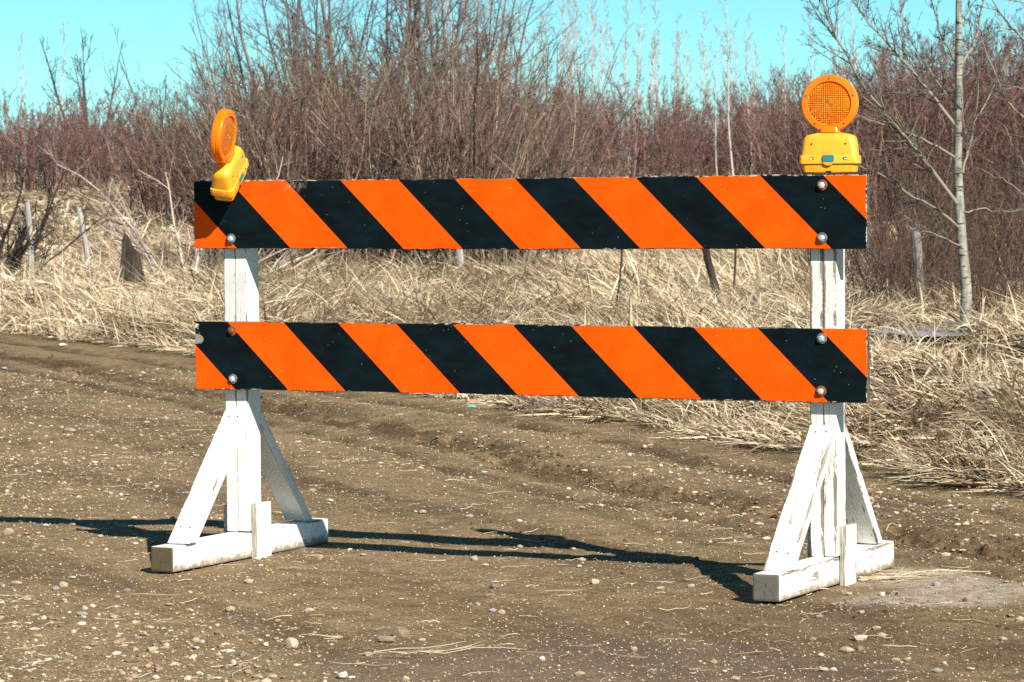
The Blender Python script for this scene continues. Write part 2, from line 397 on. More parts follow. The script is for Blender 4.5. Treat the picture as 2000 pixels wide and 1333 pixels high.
def build_ground():
    ys = np.concatenate([[-60, -30, -12, -4, 0, 3, 5, 6.5], np.geomspace(7.6, 34, 470), np.geomspace(34.6, 130, 150), np.geomspace(135, 1500, 22)])
    u = np.concatenate([np.linspace(-.2, .2, 300)])
    out = np.array([.25, .35, .5, .8, 1.4, 2.5, 5])
    u = np.concatenate([-out[::-1], u, out])
    X = u[None, :] * (np.maximum(np.abs(ys), 6)[:, None] + 1.0); Y = np.repeat(ys[:, None], len(u), 1)
    Z = ground_z(X.ravel(), Y.ravel()).reshape(X.shape)
    V = np.stack([X, Y, Z], -1).reshape(-1, 3)
    nr, nc = X.shape
    i = np.arange(nr * nc).reshape(nr, nc)
    F = np.stack([i[:-1, :-1], i[:-1, 1:], i[1:, 1:], i[1:, :-1]], -1).reshape(-1, 4)
    s = off_edge(V[:, 0], V[:, 1]) + .25 * fbm(V[:, 0] * 1.7, V[:, 1] * 1.7, 3, 31)
    a, b, c, e = rut_mask(V[:, 0], V[:, 1])
    col = np.zeros((len(V), 3))
    n1 = fbm(V[:, 0] * 6, V[:, 1] * 6, 3, 41)
    col[:, 0] = np.clip((1.4 * a + 1.2 * b + 1.1 * c + .9 * e) * (.85 + 1.8 * n1), 0, 1)
    for px, py, rx, ry in ((1800, 1128, .22, .28), (1815, 1166, .25, .22), (1900, 1150, .2, .2)):
        g = ground_at(px, py); q = ((V[:, 0] - g.x) / rx) ** 2 + ((V[:, 1] - g.y) / ry) ** 2
        col[:, 1] = np.maximum(col[:, 1], np.clip(1.6 - q, 0, 1))
    g = ground_at(1150, 1300); q = ((V[:, 0] - g.x) / .9) ** 2 + ((V[:, 1] - g.y) / .7) ** 2
    col[:, 2] = np.clip(1.2 - q, 0, 1)
    fs = s[F].mean(1)
    for name, mask, mat in (('dirt_road', (fs <= 0) & (fs > -14), M['dirt']), ('ground', ~((fs <= 0) & (fs > -14)), M['soil'])):
        ff = F[mask]; used = np.unique(ff); re = np.full(len(V), -1); re[used] = np.arange(len(used))
        o = link(name, mesh_np(name, V[used], re[ff], [mat], col[used])); tag(o, kind='structure')
build_ground()

# ------------------------------------------------------------------ barricade
bar = empty('barricade', BORG, (0, 0, BYAW))
tag(bar, 'white wooden road barricade with two orange and black striped boards', 'barricade')

def timber(name, L, wy, wz, mats, mat4, parent=bar, bev=.004, cuts=None, jit=0.0):
    """a piece of timber: local X along the length (0..L), section wy by wz, centred"""
    bm = bmesh.new(); bmesh.ops.create_cube(bm, size=1)
    for v in bm.verts: v.co = Vector(((v.co.x + .5) * L, v.co.y * wy, v.co.z * wz))
    if cuts:                       # shear the ends: (dx per z at start, at end)
        for v in bm.verts:
            if v.co.x < L / 2: v.co.x += cuts[0] * v.co.z
            else: v.co.x += cuts[1] * v.co.z
    bmesh.ops.bevel(bm, geom=list(bm.edges), offset=bev, segments=2, profile=.6, affect='EDGES')
    bm.normal_update()
    for f in bm.faces:
        c = f.calc_center_median()
        if len(mats) > 1 and abs(f.normal.x) > .55 and (c.x < .08 or c.x > L - .08): f.material_index = 1
    o = link(name, bm_mesh(name, bm, mats), parent); o.matrix_local = mat4
    return o

def frame(o, x, y):                # matrix from origin, local x dir, local y dir (orthogonalised)
    x = Vector(x).normalized(); y = Vector(y); y = (y - x * y.dot(x)).normalized(); z = x.cross(y)
    return Matrix(((x.x, y.x, z.x, o[0]), (x.y, y.y, z.y, o[1]), (x.z, y.z, z.z, o[2]), (0, 0, 0, 1)))

T, W = .0288, .089
XL, XR = .101, .2258 * 10
BF, BB = -.475, .598
ZU, ZL, BL, BH = 1.0734, .5875, 2.461, .2352

def disc(bm, r0_, r1_, y0, y1, n, cx=0, cz=0):       # frustum along -y
    a = [bm.verts.new((cx + r0_ * math.cos(2 * math.pi * k / n), y0, cz + r0_ * math.sin(2 * math.pi * k / n))) for k in range(n)]
    b = [bm.verts.new((cx + r1_ * math.cos(2 * math.pi * k / n), y1, cz + r1_ * math.sin(2 * math.pi * k / n))) for k in range(n)]
    for k in range(n): bm.faces.new((a[k], a[(k + 1) % n], b[(k + 1) % n], b[k]))
    bm.faces.new(b); bm.faces.new(a[::-1])
def hex_mesh():
    bm = bmesh.new(); disc(bm, .0105, .0105, 0, -.0065, 6); disc(bm, .0085, .006, -.0065, -.0085, 6)
    bmesh.ops.recalc_face_normals(bm, faces=list(bm.faces)); return bm
def washer_mesh():
    bm = bmesh.new(); disc(bm, .0175, .0168, 0, -.0022, 20)
    bmesh.ops.recalc_face_normals(bm, faces=list(bm.faces)); return bm
HEX = bm_mesh('bolt_head', hex_mesh(), M['steel']); WASH = bm_mesh('washer', washer_mesh(), M['zinc'])
HEXR = HEX.copy(); HEXR.materials.clear(); HEXR.materials.append(M['rust'])
WASHR = WASH.copy(); WASHR.materials.clear(); WASHR.materials.append(M['rust'])

def rail(z, red, c0, bolts, seed):
    bm = bmesh.new(); bmesh.ops.create_cube(bm, size=1)
    for v in bm.verts: v.co = Vector(((v.co.x + .5) * BL, (v.co.y + .5) * T, (v.co.z + .5) * BH))
    bmesh.ops.subdivide_edges(bm, edges=[e for e in bm.edges if abs((e.verts[0].co - e.verts[1].co).x) > 1], cuts=40, use_grid_fill=True)
    bmesh.ops.bevel(bm, geom=[e for e in bm.edges if e.is_boundary is False and e.calc_face_angle(0) > 1], offset=.0022, segments=1, affect='EDGES')
    for v in bm.verts:
        n = .0016 * math.sin(v.co.x * 3.1 + seed) + .0011 * math.sin(v.co.x * 17 + seed * 2)
        v.co.z += n + random.uniform(-.0007, .0007)
        v.co.y += .002 * math.sin(v.co.x * 2.2 + seed)
    bm.normal_update()
    for f in bm.faces:
        if f.normal.y > -.6: f.material_index = 1
    nm = 'rail'
    o = link(nm, bm_mesh(nm, bm, [mat_rail('rail_sheeting', c0, red, seed), M['edge']]), bar)
    o.location = (0, 0, z)
    for X, zz, rusty in bolts:
        w = link('washer', WASHR if rusty else WASH, o, (X, -.0025, zz)); w.rotation_euler.y = random.uniform(0, 3)
        b = link('bolt', HEXR if rusty == 2 else HEX, o, (X, -.0047, zz)); b.rotation_euler = (random.uniform(-.08, .08), random.uniform(0, 1), 0)
    return o
ru = rail(ZU, True, .143, [(.151, .035, 0), (2.314, .203, 1), (2.313, .036, 0)], 1.3)
rl = rail(ZL, False, .130, [(.151, .203, 2), (.151, .036, 0), (2.311, .203, 0), (2.308, .035, 1)], 4.7)
ru['label'] = 'upper striped board with scuffed top edge below the tilted lamp'
rl['label'] = 'lower striped board with torn left corner'

def nail(parent, x, y, z, r=.0032):
    bm = bmesh.new(); disc(bm, r, r, 0, -.0012, 8); bmesh.ops.recalc_face_normals(bm, faces=list(bm.faces))
    for v in bm.verts: v.co = Vector((v.co.x, v.co.z, -v.co.y))      # now along +z of the board
    return link('nail', bm_mesh('nail', bm, M['hole']), parent, (x, y, z))

for k, X in enumerate((XL, XR)):
    s = k * 7 + 1
    wear = .5 if k == 0 else 1.0
    beam_m = mat_white('beam_paint', W / 2, W / 2, s, wear + .1, True)
    end_m = mat_endgrain('end_grain', (.155, .125, .068) if k == 0 else (.20, .185, .155), .004, -.006 if k == 0 else .012)
    b = timber('foot_beam', BB - BF, W, W, [beam_m, end_m], frame((X + W / 2, BF, W / 2 - .001), (0, 1, 0), (-1, 0, 0)), bev=.007)
    bm = bmesh.new(); bm.from_mesh(b.data)                     # slight twist and worn corners
    for v in bm.verts: v.co.y += .004 * math.sin(v.co.x * 5 + k); v.co.z += .003 * math.sin(v.co.x * 4 + 2 * k) + (.004 if v.co.x < .02 and v.co.z < 0 else 0)
    bm.to_mesh(b.data); bm.free()
    post_m = mat_white('post_paint', .022, W / 2, s + 2, wear)
    for j in (0, 1):                                           # two laminated lengths make up one post
        timber('post', 1.20, .0442, W, [post_m], frame((X + .0222 + j * .0446, T + W / 2 + .0005, W + .001 + j * .002), (0, 0, 1), (1, 0, 0)), bev=.0035)
    br_m = mat_white('brace_paint', W / 2, .019, s + 4, wear - .1)
    # front and rear braces: flat boards leaning from the beam to the post
    dx = (.016, .0)[k]
    for fr in (1, -1):
        ya = (BF + .105) if fr == 1 else (BB - .135); yb = T - .0015 if fr == 1 else T + W + .0025
        a = Vector((X + W / 2 + (dx if fr == 1 else 0), ya, W + .003)); c = Vector((X + W / 2, yb, .488))
        d = (c - a); n_ = Vector((-1, 0, 0)) if fr == 1 else Vector((1, 0, 0))
        L = d.length
        # local z is the outward broad face; ends cut to sit on the beam and against the post
        sl = (d.normalized().y) / d.normalized().z
        mt = frame(a, d, n_)
        zsign = (mt.to_3x3() @ Vector((0, 0, 1)))
        st = abs(d.y) / d.z
        e = timber('brace', L, W * .98, .038, [br_m], mt, bev=.003, cuts=(-st, .9 / st))
        hz = .0190
        if fr == 1:
            sg = 1
            for x, y in ((.05, -.02), (.055, .018), (L - .012, -.018), (L - .014, .016)): nail(e, x, y, hz)
    # plywood cleats tying post and beam
    cl_m = mat_white('cleat_paint', .05, .0095, s + 5, wear - .15)
    for side in (1, -1):
        xx = X + W + .0105 if side == 1 else X - .0105
        h = .192 if side == 1 else .185
        y0 = T + .068 + (.012 if k else 0)
        c_ = timber('cleat', h, .107, .019, [cl_m, M['ply']], frame((xx, y0, -.004), (0, 0, 1), (0, 1, 0) if side == 1 else (0, -1, 0)), bev=.0012)
        for p in c_.data.polygons:
            if abs(p.normal.y) > .6: p.material_index = 1
        if side == 1:
            for x, y in ((h - .03, -.025), (h - .025, .022), (h - .065, -.02), (.10, -.03), (.03, -.03), (.03, .03)): nail(c_, x, y, .0095, .0026)
        if k == 1 and side == 1:                               # broken, delaminating lower corner
            for q in range(5):
                bm = bmesh.new(); pts = [(-.052 + .004 * q, .0), (-.02 + .006 * q, -.002), (-.016 + .005 * q, .03 + .012 * q), (-.03, .06 + .006 * q), (-.05, .075 + .004 * q)]
                lo = [bm.verts.new((z_ + random.uniform(-.004, .004), y_, .0105 + .0032 * q)) for y_, z_ in pts]
                hi = [bm.verts.new((v.co.x, v.co.y, v.co.z + .0026)) for v in lo]
                bm.faces.new(hi); bm.faces.new(lo[::-1])
                for i in range(5): bm.faces.new((lo[i], lo[(i + 1) % 5], hi[(i + 1) % 5], hi[i]))
                bmesh.ops.recalc_face_normals(bm, faces=list(bm.faces))
                link('splinter', bm_mesh('splinter', bm, M['torn']), c_)

# ------------------------------------------------------------------ warning lights
def rrect(hx, hy, r, z, n=5):
    r = min(r, hx * .98, hy * .98); pts = []
    for cx, cy, a0 in ((hx - r, hy - r, 0), (-hx + r, hy - r, 90), (-hx + r, -hy + r, 180), (hx - r, -hy + r, 270)):
        for i in range(n + 1):
            a = math.radians(a0 + 90 * i / n); pts.append((cx + r * math.cos(a), cy + r * math.sin(a), z))
    return pts
def loft(name, rings, mat, parent, smooth=True):
    bm = bmesh.new(); rs = [[bm.verts.new(p) for p in r] for r in rings]; n = len(rs[0])
    for a, b in zip(rs, rs[1:]):
        for i in range(n): bm.faces.new((a[i], a[(i + 1) % n], b[(i + 1) % n], b[i]))
    bm.faces.new(rs[0][::-1]); bm.faces.new(rs[-1])
    me = bm_mesh(name, bm, mat, smooth)
    o = link(name, me, parent)
    if smooth:
        md = o.modifiers.new('edge', 'EDGE_SPLIT'); md.split_angle = math.radians(38)
    return o
def lathe_y(name, prof, mat, parent, n=96, cz=0, rib=None):
    """prof: list of (radius, y); revolve round the y axis through z = cz"""
    V, F = [], []
    for j, (r, y) in enumerate(prof):
        for i in range(n):
            a = 2 * math.pi * i / n; rr = r + (rib[1] * (1 if i % 2 else -1) if rib and j in rib[0] else 0)
            V.append((rr * math.cos(a), y, rr * math.sin(a) + 0))
    for j in range(len(prof) - 1):
        for i in range(n):
            F.append((j * n + i, (j + 1) * n + i, (j + 1) * n + (i + 1) % n, j * n + (i + 1) % n))
    o = link(name, mesh_np(name, V, F, [mat]), parent, (0, 0, cz))
    md = o.modifiers.new('edge', 'EDGE_SPLIT'); md.split_angle = math.radians(35)
    return o
def box(bm, x0, x1, y0, y1, z0, z1):
    v = [bm.verts.new((x, y, z)) for z in (z0, z1) for y in (y0, y1) for x in (x0, x1)]
    for f in ((0, 2, 3, 1), (4, 5, 7, 6), (0, 1, 5, 4), (2, 6, 7, 3), (0, 4, 6, 2), (1, 3, 7, 5)): bm.faces.new([v[i] for i in f])
def warning_light(label, mat4):
    e = empty('warning_light'); e.matrix_world = mat4
    tag(e, label, 'warning light')
    Yw = M['yellow']
    base = loft('battery_case', [rrect(.078, .030, .014, .0), rrect(.085, .034, .016, .004), rrect(.0885, .0365, .016, .029)], Yw, e)
    lid = loft('case_lid', [rrect(.0945, .0405, .014, .0295), rrect(.0955, .0415, .014, .0305), rrect(.0945, .0410, .014, .054), rrect(.0935, .0400, .014, .0555),
                            rrect(.0905, .0375, .016, .0562), rrect(.0895, .0370, .018, .060), rrect(.0865, .0345, .022, .100), rrect(.0830, .0325, .024, .112),
                            rrect(.076, .029, .024, .1200), rrect(.060, .024, .022, .1245), rrect(.034, .018, .016, .1290)], Yw, e)
    for sy in (-1, 1):
        bm = bmesh.new(); disc(bm, .0225, .0215, -.040, -.0437, 28, 0, .046)
        for v in bm.verts: v.co.x = max(-.0195, min(.0195, v.co.x)); v.co.y *= -sy
        bmesh.ops.recalc_face_normals(bm, faces=list(bm.faces)); tab = link('latch_tab', bm_mesh('latch_tab', bm, Yw), e)
        latch = loft('latch', [[(p[0], -.0437 * -sy if False else sy * .0437 + 0, p[1] + .047) for p in rrect(.0185, .0105, .004, 0)],
                               [(p[0], sy * .0462, p[1] + .047) for p in rrect(.0178, .0098, .004, 0)]], M['teal'], e, False)
        bm = bmesh.new(); bm.from_mesh(latch.data); bmesh.ops.recalc_face_normals(bm, faces=list(bm.faces)); bm.to_mesh(latch.data); bm.free()
        for sx in (-1, 1):
            bm = bmesh.new(); box(bm, sx * .054 - .0068, sx * .054 + .0068, sy * .0405 - .0015, sy * .0405 + .0015, .0425, .050)
            sl = link('slot', bm_mesh('slot', bm, M['dark']), lid)
            bm = bmesh.new(); box(bm, sx * .0555 - .0045, sx * .0555 + .0045, sy * .0422 - .0012, sy * .0422 + .0008, .0435, .0475)
            link('slot_tab', bm_mesh('slot_tab', bm, M['white_tab']), lid)
        # raised arrow marks and lettering bars moulded on the lid
        for sx in (-1, 1):
            bm = bmesh.new()
            t = [bm.verts.new((sx * .052, sy * y_, z_)) for y_, z_ in ((.0356, .0965), (.0367, .0905))] + [bm.verts.new((sx * .058, sy * .0362, .0935))]
            u = [bm.verts.new((v.co.x, v.co.y + sy * .0012, v.co.z)) for v in t]
            bm.faces.new(u); [bm.faces.new((t[i], t[(i + 1) % 3], u[(i + 1) % 3], u[i])) for i in range(3)]
            bmesh.ops.recalc_face_normals(bm, faces=list(bm.faces)); link('arrow_mark', bm_mesh('arrow_mark', bm, M['dark']), lid)
        bm = bmesh.new(); box(bm, -.004, .004, sy * .0345 - .0008, sy * .0372 + .0008, -.001, .0075)
        for v in bm.verts: v.co.x *= 2.2
        link('notch', bm_mesh('notch', bm, M['dark']), base)
    # lens: ribbed rim, two stepped amber faces, collar and five screws on each face
    cz = .222; R = .0905
    rim = lathe_y('lens_rim', [(.069, -.0165), (.0705, -.0185), (.0875, -.0175), (.0895, -.0155), (R, -.014), (R, -.003), (R - .0012, -.0022), (R - .0012, .0022), (R, .003), (R, .014), (.0895, .0155), (.0875, .0175), (.0705, .0185), (.069, .0165)],
                  M['amber'], e, 180, cz, ((4, 5, 8, 9), .0007))
    for sy in (-1, 1):
        prof = [(.0700, .0170), (.0665, .0120)] + [(.0665 * math.cos(a), .0120 + .0075 * math.sin(a)) for a in np.linspace(.15, math.pi / 2 - .001, 10)]
        prof = [(r, sy * y) for r, y in prof]
        f = lathe_y('lens', prof, M['lens'], e, 72, cz)
        for k in range(5):
            a = math.radians(90 + 72 * k)
            bm = bmesh.new(); disc(bm, .0042, .0036, 0, -.0012, 12)
            for v in bm.verts: v.co.y *= -sy
            bmesh.ops.recalc_face_normals(bm, faces=list(bm.faces))
            sc = link('screw', bm_mesh('screw', bm, M['zinc']), rim, (.079 * math.cos(a), sy * .0182, .079 * math.sin(a)))
            bm = bmesh.new(); disc(bm, .0018, .0018, -.0013, -.0016, 8)
            for v in bm.verts: v.co.y *= -sy
            bmesh.ops.recalc_face_normals(bm, faces=list(bm.faces))
            link('screw_slot', bm_mesh('screw_slot', bm, M['dark']), rim, (.079 * math.cos(a), sy * .0182, .079 * math.sin(a)))
    loft('lens_collar', [rrect(.030, .019, .012, .1280), rrect(.032, .024, .014, .131), rrect(.032, .0222, .014, .134), rrect(.030, .0215, .012, .142), rrect(.026, .020, .01, .147)], M['amber'], e)
    bm = bmesh.new(); disc(bm, .009, .009, 0, .05, 12)
    for v in bm.verts: v.co = Vector((v.co.x, v.co.z, v.co.y - .046))
    bmesh.ops.recalc_face_normals(bm, faces=list(bm.faces)); link('mounting_bolt', bm_mesh('mounting_bolt', bm, M['zinc']), e)
    return e
pr = MB @ Vector((2.312, .078, 1.3145))
warning_light('round amber warning light facing front on a yellow case, above the right post', Matrix.Translation(pr) @ Matrix.Rotation(math.radians(-14), 4, 'Z'))
a_ = Vector((.243, .70, .60)); n_ = Vector((.955, -.22, -.13)); a_.normalize(); n_.normalize()
n_ = (n_ - a_ * n_.dot(a_)).normalized(); h_ = -(a_.cross(n_)); y_ = -n_
pl = MB @ Vector((.172, -.05, 1.340)) - h_ * .065
warning_light('tilted amber warning light seen edge-on, on the left end of the top board',
              Matrix(((a_.x, y_.x, h_.x, pl.x), (a_.y, y_.y, h_.y, pl.y), (a_.z, y_.z, h_.z, pl.z), (0, 0, 0, 1))))

# ------------------------------------------------------------------ plants
def tubes(P, R, k):
    """P (n,S,3) centre lines, R (n,S) radii -> verts, quads"""
    n, S, _ = P.shape
    Tn = np.gradient(P, axis=1); Tn /= np.linalg.norm(Tn, axis=2, keepdims=True) + 1e-9
    ref = np.where(np.abs(Tn[:, :1, 2:3]) > .75, np.array([[[1., 0, 0]]]), np.array([[[0, 0, 1.]]]))
    A = np.cross(Tn, np.broadcast_to(ref, Tn.shape)); A /= np.linalg.norm(A, axis=2, keepdims=True) + 1e-9
    B = np.cross(Tn, A)
    th = np.arange(k) * 2 * np.pi / k
    V = P[:, :, None] + R[:, :, None, None] * (np.cos(th)[None, None, :, None] * A[:, :, None] + np.sin(th)[None, None, :, None] * B[:, :, None])
    i = np.arange(n * S * k).reshape(n, S, k); j = np.roll(i, -1, 2)
    F = np.stack([i[:, :-1], j[:, :-1], j[:, 1:], i[:, 1:]], -1).reshape(-1, 4)
    return V.reshape(-1, 3), F
def ctubes(rng, P, R, k, c, sd=.35):
    V, F = tubes(P, R, k); n = len(P)
    g = np.exp(rng.normal(0, sd, (n, 1))) * (1 + rng.normal(0, .06, (n, 3)))
    return V, F, np.repeat((np.asarray(c) * g).clip(.008, .75), P.shape[1] * k, 0)
def join(parts):
    V, F, C, n = [], [], [], 0
    for v, f, c in parts:
        V.append(v); F.append(f + n); C.append(np.broadcast_to(c, (len(v), 3)) if np.ndim(c) == 1 else c); n += len(v)
    return np.concatenate(V), np.concatenate(F), np.concatenate(C)
def unit(v): return v / (np.linalg.norm(v, axis=-1, keepdims=True) + 1e-9)
def walk(rng, base, d, L, S, curve, wig):
    """polylines from base along d, bending by curve (vector per step), with wiggle"""
    n = len(base); P = np.zeros((n, S, 3)); P[:, 0] = base; d = unit(d)
    for s in range(1, S):
        d = unit(d + curve / S + rng.normal(0, wig, (n, 3)))
        P[:, s] = P[:, s - 1] + d * (L[:, None] / (S - 1))
    return P
def sprout(rng, P, R, n, t0, t1, ang, lr, rr, S, up=.4, wig=.12, rmin=.002, lfall=.5, lref=None, asd=.25):
    """children along every parent line"""
    N, PS, _ = P.shape
    seg = np.linalg.norm(np.diff(P, axis=1), axis=2).sum(1)
    t = rng.uniform(t0, t1, (N, n)) ; t = np.sort(t, 1)
    x = t * (PS - 1); i = np.minimum(x.astype(int), PS - 2); f = (x - i)[..., None]
    a = np.arange(N)[:, None]
    base = P[a, i] * (1 - f) + P[a, i + 1] * f
    Tn = unit(P[a, i + 1] - P[a, i]); rad = R[a, i] * (1 - f[..., 0]) + R[a, i + 1] * f[..., 0]
    rv = unit(np.cross(Tn, rng.normal(0, 1, Tn.shape)))
    an = np.clip(rng.normal(ang, asd, (N, n)), .15, 1.6)[..., None]
    d = np.cos(an) * Tn + np.sin(an) * rv
    L = (seg[:, None] if lref is None else lref) * lr * (1 - lfall * t) * rng.uniform(.55, 1.2, (N, n))
    base = base.reshape(-1, 3); d = d.reshape(-1, 3); L = L.ravel(); rad = rad.ravel()
    C = walk(rng, base, d, L, S, np.array([0, 0, up]), wig)
    r0_ = np.maximum(rad * rr, rmin)
    CR = r0_[:, None] * np.linspace(1, .45, S)[None]
    return C, np.maximum(CR, rmin * .6)

BARK = mat_col('bare_twigs', .9, .15)
ASPEN = mat_bark('aspen_bark', (.12, .112, .090), (.40, .385, .33), (22, 22, 7), (.035, .03, .025))

def shrub_mesh(seed, H=3.0, stems=22, spread=.55, lean=.35, c0=(.10, .072, .055), c1=(.15, .075, .065), n=(7, 6, 3), up=.5, rs=.017, k3=True, wig=.09, rmin=.0026):
    rng = np.random.default_rng(seed)
    az = rng.uniform(0, 2 * np.pi, stems); rr = spread * np.sqrt(rng.uniform(0, 1, stems))
    base = np.stack([rr * np.cos(az), rr * np.sin(az), np.full(stems, -.15)], 1)
    d = np.stack([np.cos(az) * lean * rng.uniform(.2, 1.5, stems), np.sin(az) * lean * rng.uniform(.2, 1.5, stems), np.ones(stems)], 1)
    P0 = walk(rng, base, d, H * rng.uniform(.65, 1.12, stems), 8, np.array([0, 0, .15]), wig)
    R0 = rs * rng.uniform(.6, 1.3, stems)[:, None] * np.linspace(1, .28, 8)[None]
    P1, R1 = sprout(rng, P0, R0, n[0], .15, .97, .55, .42, .6, 6, up, .11, rmin * 1.3)
    P2, R2 = sprout(rng, P1, R1, n[1], .15, .98, .6, .48, .6, 4, up * .8, .12, rmin)
    c0 = np.array(c0); c1 = np.array(c1)
    st = [ctubes(rng, P0, R0, 5, c0, .45)]
    tw = [ctubes(rng, P1, R1, 3, c0 * .7 + c1 * .3, .5), ctubes(rng, P2, R2, 3, c0 * .4 + c1 * .6, .45)]
    if k3:
        P3, R3 = sprout(rng, P2, R2, n[2], .2, 1, .6, .55, .7, 3, up * .6, .12, rmin * .8)
        tw.append(ctubes(rng, P3, R3, 3, c1, .4))
    V, F, C = join(st); a = mesh_np('stems', V, F, [BARK], C)
    V, F, C = join(tw); b = mesh_np('crown', V, F, [BARK], C)
    return a, b
def tree_mesh(seed, H=6, stems=1, rs=.06, lean=.08, c0=(.16, .13, .11), c1=(.13, .10, .09), n=(14, 7, 5), lr=.34, ang=.75, up=.45, t0=.25, rmin=.004, wig=.05, S0=12):
    rng = np.random.default_rng(seed)
    az = rng.uniform(0, 2 * np.pi, stems)
    base = np.stack([.12 * np.cos(az) * (stems > 1), .12 * np.sin(az) * (stems > 1), np.full(stems, -.2)], 1)
    d = np.stack([np.cos(az) * lean, np.sin(az) * lean, np.ones(stems)], 1)
    P0 = walk(rng, base, d, H * rng.uniform(.8, 1.05, stems), S0, np.array([0, 0, .2]), wig)
    R0 = rs * rng.uniform(.7, 1.1, stems)[:, None] * np.linspace(1, .15, S0)[None]
    P1, R1 = sprout(rng, P0, R0, n[0], t0, .98, ang, lr, .55, 7, up, .10, rmin * 1.6, .65)
    P2, R2 = sprout(rng, P1, R1, n[1], .2, .98, .65, .45, .6, 5, up * .7, .11, rmin)
    P3, R3 = sprout(rng, P2, R2, n[2], .2, 1, .65, .5, .7, 3, up * .4, .12, rmin * .75)
    c0 = np.array(c0); c1 = np.array(c1)
    V, F, C = join([(*tubes(P0, R0, 8), c0)]); a = mesh_np('trunk', V, F, [BARK], C)
    V, F, C = join([ctubes(rng, P1, R1, 4, c0 * .6 + c1 * .4, .3), ctubes(rng, P2, R2, 3, c1, .35), ctubes(rng, P3, R3, 3, c1, .35)])
    b = mesh_np('crown', V, F, [BARK], C.clip(.01, 1))
    return a, b
def plant(name, meshes, loc, rz, sc, label, cat, group=None, sz=None, names=('trunk', 'crown')):
    e = empty(name, loc, (0, 0, rz)); e.scale = (sc, sc, sz or sc)
    tag(e, label, cat, group)
    for nm, me in zip(names, meshes): link(nm, me, e)
    return e

NTH = 'first second third fourth fifth sixth seventh eighth ninth tenth eleventh twelfth thirteenth fourteenth'.split()
def number(group):
    os_ = sorted([o for o in COL.objects if o.get('group') == group], key=lambda o: o.location.x / o.location.y)
    for k, o in enumerate(os_): o['label'] = o['label'] + ', ' + (NTH[k] + ' from left')
def at(px, D): return (px - 1000) / 6398.3 * D
def on_ground(px, D): x = at(px, D); return (x, D, gz1(x, D))
rnd = random.Random(3)
RED = dict(c0=(.140, .092, .072), c1=(.155, .088, .073))
GREY = dict(c0=(.180, .135, .100), c1=(.125, .082, .064))
sh_brown = [shrub_mesh(s, H=3.4, stems=32, spread=.7, lean=.45, n=(7, 5, 2), rs=.021, rmin=.0036, **GREY) for s in (1, 2, 3)]
sh_red = [shrub_mesh(s, H=2.8, stems=26, spread=.9, lean=.22, **RED, n=(6, 6, 3), rmin=.004) for s in (11, 12, 13)]
sh_far = [shrub_mesh(s, H=2.8, stems=20, spread=1.1, lean=.16, c0=(.150, .098, .082), c1=(.185, .096, .086), n=(6, 6, 3), rmin=.006) for s in (14, 15, 16)]
SN = ('stems', 'crown')

# dense clump behind the middle of the barricade
for i in range(24):
    px = 480 + i * 25 + rnd.uniform(-18, 18); D = rnd.uniform(43, 54)
    s = (1.04 - .00085 * abs(px - 740)) * rnd.uniform(.75, 1.12)
    plant('bare_shrub', sh_brown[i % 3] if i % 3 else sh_red[i % 2], on_ground(px, D), rnd.uniform(0, 6.3), s,
          'bare grey-brown shrub in the dense clump behind the middle of the barricade', 'shrub', 'shrubs in the clump behind the barricade', names=SN)
# brown shrubs left of it, behind the tilted lamp
for i in range(12):
    px = 318 + i * 20 + rnd.uniform(-13, 13); D = rnd.uniform(68, 80)
    plant('bare_shrub', sh_red[i % 3], on_ground(px, D), rnd.uniform(0, 6.3), rnd.uniform(.85, 1.12) * (1 + .0006 * (px - 350)),
          'bare brown shrub behind the tilted left lamp', 'shrub', 'shrubs behind the left lamp', names=SN)
# wide pale-branched shrub left of the lamp
plant('spreading_shrub', shrub_mesh(31, H=2.1, stems=18, spread=.5, lean=1.5, c0=(.36, .30, .25), c1=(.24, .18, .15), n=(6, 5, 3), rs=.020, up=.25, wig=.14),
      on_ground(395, 41), .6, 1.0, 'low wide shrub with pale arching branches left of the tilted lamp', 'shrub', names=SN)
# dark thorn bush at the left edge
thorn = shrub_mesh(33, H=1.75, stems=7, spread=.25, lean=.95, c0=(.060, .048, .042), c1=(.075, .058, .050), n=(9, 6, 3), rs=.028, up=.35, wig=.17)
plant('thorn_bush', thorn, on_ground(15, 41), 1.2, 1.05, 'dark crooked thorn bush at the left edge behind the first fence post', 'shrub', names=SN)
plant('thorn_bush', thorn, on_ground(-30, 44), 4.0, 1.15, 'dark thorn bush cut by the left edge of the picture, behind the other', 'shrub', names=SN)
# low red-brown bushes at the far end of the field, left
for i in range(26):
    px = -60 + (i % 13) * 31 + rnd.uniform(-14, 14); D = 92 + 10 * (i // 13) + rnd.uniform(-4, 4)
    plant('bare_shrub', sh_far[i % 3], on_ground(px, D), rnd.uniform(0, 6.3), rnd.uniform(.55, .95),
          'low red-brown bush in the hedge at the far left end of the field', 'shrub', 'hedge at the far left of the field', names=SN)
# red bushes far right of the clump
for i in range(46):
    px = 1020 + (i % 23) * 27 + rnd.uniform(-12, 12); D = 92 + 11 * (i // 23) + rnd.uniform(-4, 4)
    plant('bare_shrub', sh_far[(i + 1) % 3], on_ground(px, D), rnd.uniform(0, 6.3), rnd.choice((.58, .70, .80, .88, .96)) * rnd.uniform(.92, 1.08),
          'dark red bush in the far thicket between the clump and the right lamp', 'shrub', 'far thicket between clump and right lamp', names=SN)
